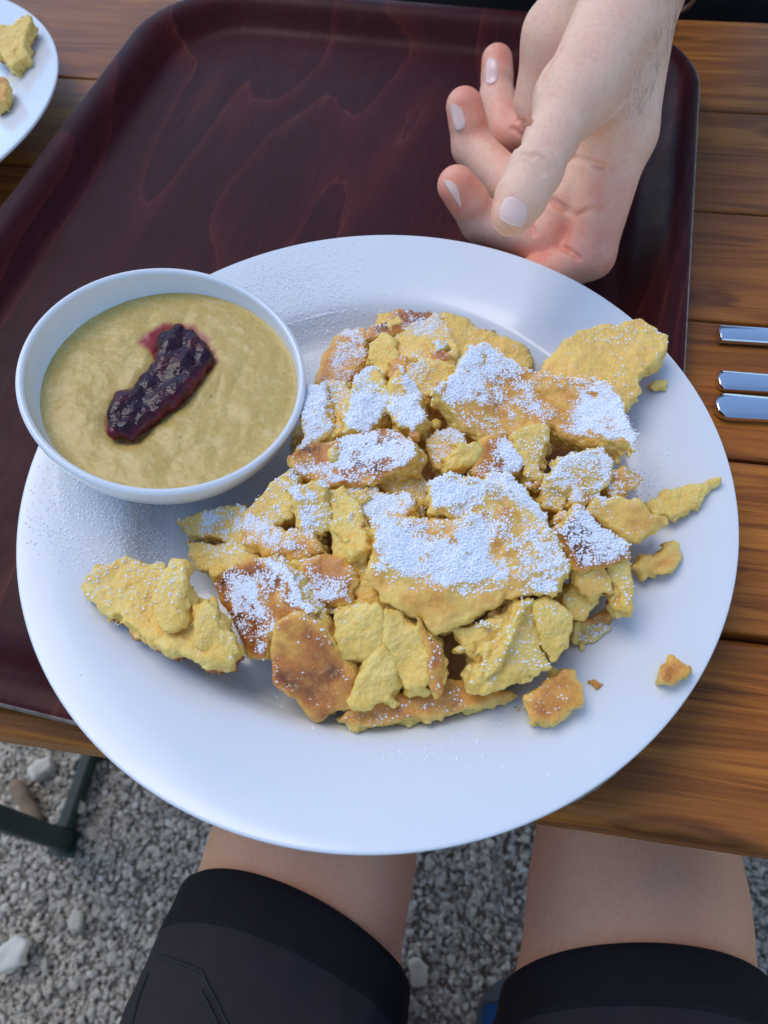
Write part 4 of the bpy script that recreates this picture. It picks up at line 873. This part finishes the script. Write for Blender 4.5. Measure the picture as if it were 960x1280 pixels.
# the forearm leaves the fine block; go on with a coarser ring strip to the elbow so arm and hand stay one surface
keep = np.ones(len(V), bool)
tips = np.array([J[k][3] for k in ('ix', 'md', 'rg', 'pk', 'th')]); kn = np.array([J[k][i] for k in ('ix', 'md', 'rg', 'pk') for i in (0, 1)])
def pinkness(V):
    d = np.min(np.linalg.norm(V[:, None] - tips[None], axis=2), 1); d2 = np.min(np.linalg.norm(V[:, None] - kn[None], axis=2), 1)
    hyp = np.linalg.norm(V - A(668, 90, 0.81), axis=1); pal = np.linalg.norm(V - A(735, 300, 0.79), axis=1); c2 = np.linalg.norm(V - A(690, 85, 0.845), axis=1)
    p = 1.0 * sstep(0.024, 0.004, d) + 0.35 * sstep(0.018, 0.008, d2) + 0.5 * sstep(0.035, 0.015, hyp) + 0.45 * sstep(0.04, 0.012, pal) + 0.45 * sstep(0.012, 0.004, c2)
    p = p * (0.8 + 0.35 * fbm(V, 90, 2, 4)); thumb = sstep(0.03, 0.012, np.linalg.norm(V - J['th'][3], axis=1))
    fing = np.min(np.stack([rcone(V, J[k][i], J[k][i + 1], 0, 0) for k in ('ix', 'md', 'rg', 'pk') for i in (0, 1, 2)]), 0)
    p = p + 0.30 * sstep(0.020, 0.011, fing) + 0.22 * fbm(V, 140, 3, 14)
    return np.clip(p - 0.45 * thumb, 0, 1)
lo2 = np.array([0.0, 0.44, 0.80]); hi2 = np.array([0.24, 0.80, 1.02])
person = empty('person', (0.20, 1.0, 0.0), label='person in black sitting across the table, reaching a bare hand palm up onto the tray', cat='person')
V2, F2 = surface_nets(eval_blocks(hand_field, lo2, hi2, 0.003), lo2, 0.003)
cut1 = V[:, 1] > 0.4965; m1 = ~np.any(V[F][:, :, 1] > 0.496, axis=1); m2 = ~np.any(V2[F2][:, :, 1] < 0.493, axis=1)
Vm = np.concatenate([V, V2]); Fm = np.concatenate([F[m1], F2[m2] + len(V)])
body = mesh_obj('body', Vm, Fm, M_HAND, person, attrs={'pink': pinkness(Vm)})
# nails follow the finger surface
def nail(quad, axis_tip, label=None, nu=9, nv=11, lift=0.00045):
    """quad: px corners base-left, base-right, tip-right, tip-left; u across, v to tip"""
    q = np.array(quad, float); pix = []
    for a in range(nv):
        for b in range(nu):
            u = b / (nu - 1); v = a / (nv - 1)
            # rounded outline
            uu = 0.5 + (u - 0.5) * (1 - 0.22 * abs(2 * v - 1) ** 3.5); vv = v + (0.10 * (1 - (2 * u - 1) ** 2) * (1 if v > 0.5 else -1) * abs(2 * v - 1))
            p = (q[0] * (1 - uu) + q[1] * uu) * (1 - vv) + (q[3] * (1 - uu) + q[2] * uu) * vv
            pix.append(p)
    Q, good = march_many(hand_field, pix); cm = Q[good].mean(0)
    for k_ in range(len(Q)):
        if not good[k_]: Q[k_] = Q[k_ - 1] if k_ else cm
    V = Q.reshape(nv, nu, 3)
    c = V.reshape(-1, 3).mean(0)
    e1 = V[nv // 2, -1] - V[nv // 2, 0]; e2 = V[-1, nu // 2] - V[0, nu // 2]; n = np.cross(e1, e2); n /= np.linalg.norm(n)
    if n @ (np.array([0, 0, CAM_H]) - c) < 0: n = -n
    prof_u = 1 - (2 * np.linspace(0, 1, nu) - 1) ** 4
    top = V + n * (lift * (0.35 + 0.65 * prof_u))[None, :, None]; botm = V - n * 0.0012
    Vv = np.concatenate([top.reshape(-1, 3), botm.reshape(-1, 3)]); Fs = []
    idx = np.arange(nv * nu).reshape(nv, nu)
    flip = np.cross(top[0, 1] - top[0, 0], top[1, 0] - top[0, 0]) @ n < 0
    for a in range(nv - 1):
        for b in range(nu - 1):
            f = [idx[a, b], idx[a, b + 1], idx[a + 1, b + 1], idx[a + 1, b]]; Fs.append(f[::-1] if flip else f)
    B = nv * nu; per = list(idx[0, :]) + list(idx[1:, -1]) + list(idx[-1, -2::-1]) + list(idx[-2:0:-1, 0])
    for k in range(len(per)):
        a, b = per[k], per[(k + 1) % len(per)]; f = [b, a, a + B, b + B]; Fs.append(f[::-1] if flip else f)
    o = mesh_obj('nail', Vv, np.array(Fs), M_NAIL, person)
    rim = tube(top[-1] - n * 0.00005, 0.00032, 6)
    mesh_obj('nail_tip', rim[0], rim[1], M_NAILTIP, o)
    return o
nail([(632, 244), (662, 259), (656, 284), (621, 270)], None)
nail([(571, 253), (578, 260), (572, 232), (553, 226)], None)
nail([(568, 164), (583, 158), (579, 137), (561, 132)], None)
nail([(606, 105), (623, 101), (623, 78), (607, 74)], None)
# arm hair along the far side of the wrist
hp = []
HR = np.random.RandomState(5)
hpx = []
for _ in range(150):
    py = HR.uniform(-5, 135); hpx.append((862 - py * 0.42 - abs(HR.normal(0, 14)) - 1, py))
HS, hok = march_many(hand_field, hpx); e_ = 1e-4
HN = np.stack([hand_field(HS + d) - hand_field(HS - d) for d in np.eye(3) * e_], 1); HN /= np.linalg.norm(HN, axis=1, keepdims=True)
for s, n in zip(HS[hok], HN[hok]):
    dn = np.array([-0.25, -0.9, -0.35]) + HR.normal(0, 0.28, 3); dn -= (dn @ n) * n * 0.9; dn /= np.linalg.norm(dn)
    L = HR.uniform(0.005, 0.012); path = np.array([s - n * 0.0004 + dn * L * t + n * L * (0.55 * t - 0.35 * t * t) for t in np.linspace(0, 1, 6)])
    hp.append(tube(path, np.linspace(0.000045, 0.000015, 6), 3))
V, F = merge(hp)
mesh_obj('arm_hair', V, F, M_HAIR, person, kind='stuff')
# clothes: sleeve, torso and lap in black
def clothes(P):
    d = rcone(P, (0.150, 0.690, 0.944), (0.30, 0.98, 1.10), 0.060, 0.075)
    d = smin(d, rcone(P, (0.30, 0.98, 1.10), (0.27, 1.04, 1.24), 0.075, 0.075), 0.03)
    d = smin(d, rcone(P * np.array([1, 1.25, 1]), np.array((0.10, 1.04 * 1.25, 0.62)), np.array((0.10, 1.06 * 1.25, 1.18)), 0.165, 0.185), 0.05)
    for s in (-1, 1):
        d = smin(d, rcone(P, (0.10 + s * 0.10, 1.00, 0.56), (0.07 + s * 0.18, 0.60, 0.575), 0.090, 0.072), 0.03)
        d = smin(d, rcone(P, (0.07 + s * 0.18, 0.60, 0.575), (0.08 + s * 0.17, 0.66, 0.08), 0.066, 0.050), 0.03)
        d = smin(d, rcone(P, (0.08 + s * 0.17, 0.70, 0.05), (0.08 + s * 0.18, 0.52, 0.04), 0.045, 0.036), 0.02)
    d = smin(d, rcone(P, (-0.13, 0.82, 0.575), (0.24, 0.82, 0.575), 0.085, 0.085), 0.04)
    return d + 0.006 * fbm(P, 14, 2, 3)
lo3 = np.array([-0.24, 0.44, 0.0]); hi3 = np.array([0.46, 1.30, 1.42])
Fc = eval_blocks(clothes, lo3, hi3, 0.011)
V, F = surface_nets(Fc, lo3, 0.011)
V[:, 2] = np.maximum(V[:, 2], 0.006)
mesh_obj('black_clothing', V, F, M_BLACK, person)
# bracelet
w = J['wrist'] + (J['elbow'] - J['wrist']) * 0.02; ax = J['elbow'] - J['wrist']; ax /= np.linalg.norm(ax)
br_root = empty('bracelet', tuple(w), label='thin silver bracelet with a dark strap around the reaching wrist', cat='bracelet')
sx_ = J['ix'][0] - J['pk'][0]; sx_ -= (sx_ @ ax) * ax; sx_ /= np.linalg.norm(sx_); sy_ = np.cross(ax, sx_)
def ring(ra, rb, off, hw, th, mat, name, a0=0, a1=360):
    V = []; n = 72; a_ = np.radians(np.linspace(a0, a1, n))
    prof = [(-hw, 0), (-hw * .8, th), (hw * .8, th), (hw, 0), (hw * .8, -th * .6), (-hw * .8, -th * .6)]
    for t in a_:
        d = math.cos(t) * sx_ * ra + math.sin(t) * sy_ * rb; dn = d / np.linalg.norm(d); d = d - ax * (0.024 * math.cos(t) - 0.006)
        for p, q in prof: V.append(w + d + dn * q + ax * (p + off))
    k = 6; i, j = np.meshgrid(np.arange(n - 1), np.arange(k), indexing='ij'); j2 = (j + 1) % k
    F = np.stack([i * k + j, (i + 1) * k + j, (i + 1) * k + j2, i * k + j2], -1).reshape(-1, 4)
    me = mesh_obj(name, np.array(V), F, mat, br_root)
    bm = bmesh.new(); bm.from_mesh(me.data); bmesh.ops.remove_doubles(bm, verts=bm.verts, dist=1e-6); bmesh.ops.recalc_face_normals(bm, faces=bm.faces); bm.to_mesh(me.data); bm.free()
ring(0.0455, 0.0310, 0.0, 0.0034, 0.0009, M_SILVER, 'metal_band'); ring(0.0430, 0.0290, 0.0075, 0.0035, 0.0012, M_STRAP, 'leather_strap')

# ------------------------------------------------------------------ person at the near side: bare knees, dark shorts, shoes
THL = [(-0.096, -0.45, 0.545, 0.092), (-0.078, -0.04, 0.543, 0.0700), (-0.070, 0.05, 0.543, 0.0610), (-0.060, 0.20, 0.535, 0.0560), (-0.058, 0.30, 0.515, 0.0530)]
THR = [(0.115, -0.45, 0.545, 0.092), (0.122, -0.04, 0.543, 0.0715), (0.1245, 0.05, 0.543, 0.0600), (0.127, 0.20, 0.535, 0.0560), (0.128, 0.30, 0.515, 0.0530)]
sitter = empty('person', (0.02, -0.40, 0.0), label='person seated at the near table side, bare knees in dark shorts, blue shoe', cat='person')
def legs(P):
    d = rcone(P, (-0.07, -0.46, 0.56), (0.09, -0.46, 0.56), 0.115, 0.115)
    for TH, ank in ((THL, (-0.075, -0.10, 0.10)), (THR, (0.142, -0.10, 0.10))):
        g = None
        for a, b in zip(TH[:-1], TH[1:]):
            c = rcone(P, a[:3], b[:3], a[3], b[3]); g = c if g is None else smin(g, c, 0.012)
        k = TH[-1]; g = smin(g, rcone(P, (k[0], 0.295, 0.505), (k[0] * 1.0 + (0.040 if k[0] > 0 else -0.03), 0.185, 0.36), 0.048, 0.049), 0.03)
        g = smin(g, rcone(P, (k[0] * 1.0 + (0.040 if k[0] > 0 else -0.03), 0.185, 0.36), ank, 0.049, 0.033), 0.02)
        g = smin(g, rcone(P, ank, (ank[0], ank[1] + 0.09, 0.045), 0.036, 0.028), 0.02)
        d = smin(d, g, 0.01)
    return d
lo4 = np.array([-0.26, -0.70, 0.01]); hi4 = np.array([0.28, 0.40, 1.0])
V, F = surface_nets(eval_blocks(legs, lo4, hi4, 0.0075), lo4, 0.0075)
mesh_obj('body', V, F, M_LEG, sitter, attrs={'pink': np.clip(0.4 + 0.5 * fbm(V, 22, 3, 2), 0, 1)})
def shorts_leg(TH, hem_pts, seed, wrinkles):
    ys = np.array([t[1] for t in TH]); order = np.argsort(ys)
    X_ = lambda y: np.interp(y, ys[order], np.array([t[0] for t in TH])[order]); Z0 = lambda y: np.interp(y, ys[order], np.array([t[2] for t in TH])[order]); R0 = lambda y: np.interp(y, ys[order], np.array([t[3] for t in TH])[order])
    rows = []; rhs = []
    for (px, py, z) in hem_pts:
        q = at(px, py, z); th = math.atan2(q[2] - Z0(q[1]), q[0] - X_(q[1])); rows.append((1, math.cos(th), math.sin(th))); rhs.append(q[1])
    co_ = np.linalg.solve(np.array(rows), np.array(rhs))
    nth = 120; th = np.linspace(0, 2 * np.pi, nth, endpoint=False)
    hem = co_[0] + co_[1] * np.cos(th) + co_[2] * np.sin(th)
    def surf(s, lift):
        y = hem - s; r = R0(y) + lift
        base = np.stack([X_(y) + r * np.cos(th), y, Z0(y) + r * np.sin(th)], -1)
        nrm = np.stack([np.cos(th), 0 * th, np.sin(th)], -1)
        wv = 0.0036 * fbm(base * np.array([1, 0.8, 1]), 30, 3, seed) * min(1, s / 0.03 + 0.25) + wrinkles(th, s, base)
        return base + nrm * np.maximum(wv, -0.0025)[:, None]
    def strip(ss, lifts):
        V = np.concatenate([surf(s, l) for s, l in zip(ss, lifts)]); n = len(ss)
        i, j = np.meshgrid(np.arange(n - 1), np.arange(nth), indexing='ij'); j2 = (j + 1) % nth
        return V, np.stack([i * nth + j, (i + 1) * nth + j, (i + 1) * nth + j2, i * nth + j2], -1).reshape(-1, 4)
    ss = np.concatenate([[0.03, 0.012, 0.003, 0.0006, 0.0, 0.0010, 0.004], np.linspace(0.010, 0.42, 90)])
    lf = np.concatenate([[0.0022, 0.0022, 0.0024, 0.0034, 0.0044, 0.0052, 0.0056], np.full(90, 0.0066)])
    return surf, strip, ss, lf
def seam(surf, pts, r=0.0009):
    """pts: (theta deg, s)"""
    path = []
    for (t0, s0), (t1, s1) in zip(pts[:-1], pts[1:]):
        for k in np.linspace(0, 1, 14, endpoint=False):
            t = t0 + (t1 - t0) * k; s = s0 + (s1 - s0) * k; ring_ = surf(s, 0.0069); q0 = (t % 360) / 3; i0 = int(q0); w0 = q0 - i0; path.append(ring_[i0 % 120] * (1 - w0) + ring_[(i0 + 1) % 120] * w0)
    return tube(np.array(path), r, 6)
def wrL(th, s, base):
    d = np.degrees(th); f = lambda t0, s0, wt, ws, sl: np.exp(-((d - t0 - sl * (s - s0)) / wt) ** 2 - ((s - s0) / ws) ** 2)
    return 0.0030 * f(52, 0.055, 9, 0.035, 350) - 0.0028 * f(40, 0.060, 7, 0.035, 350) + 0.0022 * f(118, 0.07, 10, 0.05, -200)
def wrR(th, s, base):
    d = np.degrees(th); f = lambda t0, s0, wt, ws, sl: np.exp(-((d - t0 - sl * (s - s0)) / wt) ** 2 - ((s - s0) / ws) ** 2)
    return 0.0022 * f(120, 0.05, 14, 0.02, -300) - 0.002 * f(85, 0.06, 20, 0.015, 0)
shorts = []
for TH, hem, sd_, wr, seams in ((THL, [(345, 1101, 0.612), (503, 1235, 0.545), (228, 1120, 0.545)], 31, wrL, [[(148, 0.042), (112, 0.048), (78, 0.085), (62, 0.130)], [(148, 0.050), (140, 0.09), (150, 0.16)], [(110, 0.055), (76, 0.092), (58, 0.140)]]),
                            (THR, [(785, 1178, 0.615), (655, 1230, 0.545), (960, 1240, 0.560)], 47, wrR, [[(160, 0.05), (120, 0.06), (90, 0.10)]])):
    surf, strip, ss, lf = shorts_leg(TH, hem, sd_, wr)
    V, F = strip(ss, lf); leg_o = mesh_obj('shorts_leg', V, F, M_SHORTS, sitter)
    hs = np.concatenate([[0.010, 0.002, 0.0002, -0.0004, 0.0004], np.linspace(0.004, 0.026, 8), [0.0268, 0.0275]]); hl = np.concatenate([[0.0018, 0.0018, 0.0030, 0.0050, 0.0066], np.full(8, 0.0071), [0.0066, 0.0052]])
    V, F = strip(hs, hl); hb = mesh_obj('hem_band', V, F, M_HEM, leg_o)
    for sm in seams:
        V, F = seam(surf, sm); mesh_obj('seam', V, F, M_THREAD, leg_o)
def hipfield(P):
    return rcone(P, (-0.085, -0.45, 0.560), (0.105, -0.45, 0.560), 0.128, 0.128)
def seat_top(P):
    d = hipfield(P)
    return np.maximum(d, 0.4625 - P[..., 2])
lo5 = np.array([-0.28, -0.74, 0.42]); hi5 = np.array([0.30, -0.26, 1.12])
V, F = surface_nets(eval_blocks(seat_top, lo5, hi5, 0.011), lo5, 0.011)
mesh_obj('shorts_seat', V, F, M_SHORTS, sitter)
def shoe(x, y, name='shoe'):
    """toe towards +y at y"""
    def fld(P):
        d = rcone(P * np.array([1, 1, 1.15]), (x, y - 0.050, 0.040 * 1.15), (x, y - 0.20, 0.050 * 1.15), 0.046, 0.040)
        return np.maximum(smin(d, rcone(P, (x, y - 0.11, 0.06), (x, y - 0.175, 0.105), 0.042, 0.045), 0.03), 0.022 - P[..., 2])
    lo = np.array([x - 0.07, y - 0.28, 0.0]); hi = np.array([x + 0.07, y + 0.02, 0.18])
    V, F = surface_nets(eval_blocks(fld, lo, hi, 0.004), lo, 0.004); up = mesh_obj(name, V, F, M_SHOE_B, sitter)
    def sole(P): return np.maximum(np.abs(P[..., 2] - 0.015) - 0.010, rcone(P * np.array([1, 1, 0]), (x, y - 0.050, 0), (x, y - 0.205, 0), 0.050, 0.043))
    V, F = surface_nets(eval_blocks(sole, lo, hi, 0.004), lo, 0.004); so = mesh_obj('sole', V, F, M_SHOE_G)
    def cap(P): return np.maximum(fld(P) - 0.0035, -(P[..., 1] - (y - 0.034) + 0.35 * (0.045 - P[..., 2])))
    V, F = surface_nets(eval_blocks(cap, lo, hi, 0.004), lo, 0.004); ca = mesh_obj('toe_cap', V, F, M_SHOE_G)
    for o in (so, ca): o.parent = up
shoe(0.124, 0.006); shoe(-0.072, 0.0)
print('objects', len(bpy.data.objects), 'tris', sum(len(o.data.loops) - 2 * len(o.data.polygons) for o in bpy.data.objects if o.type == 'MESH'))
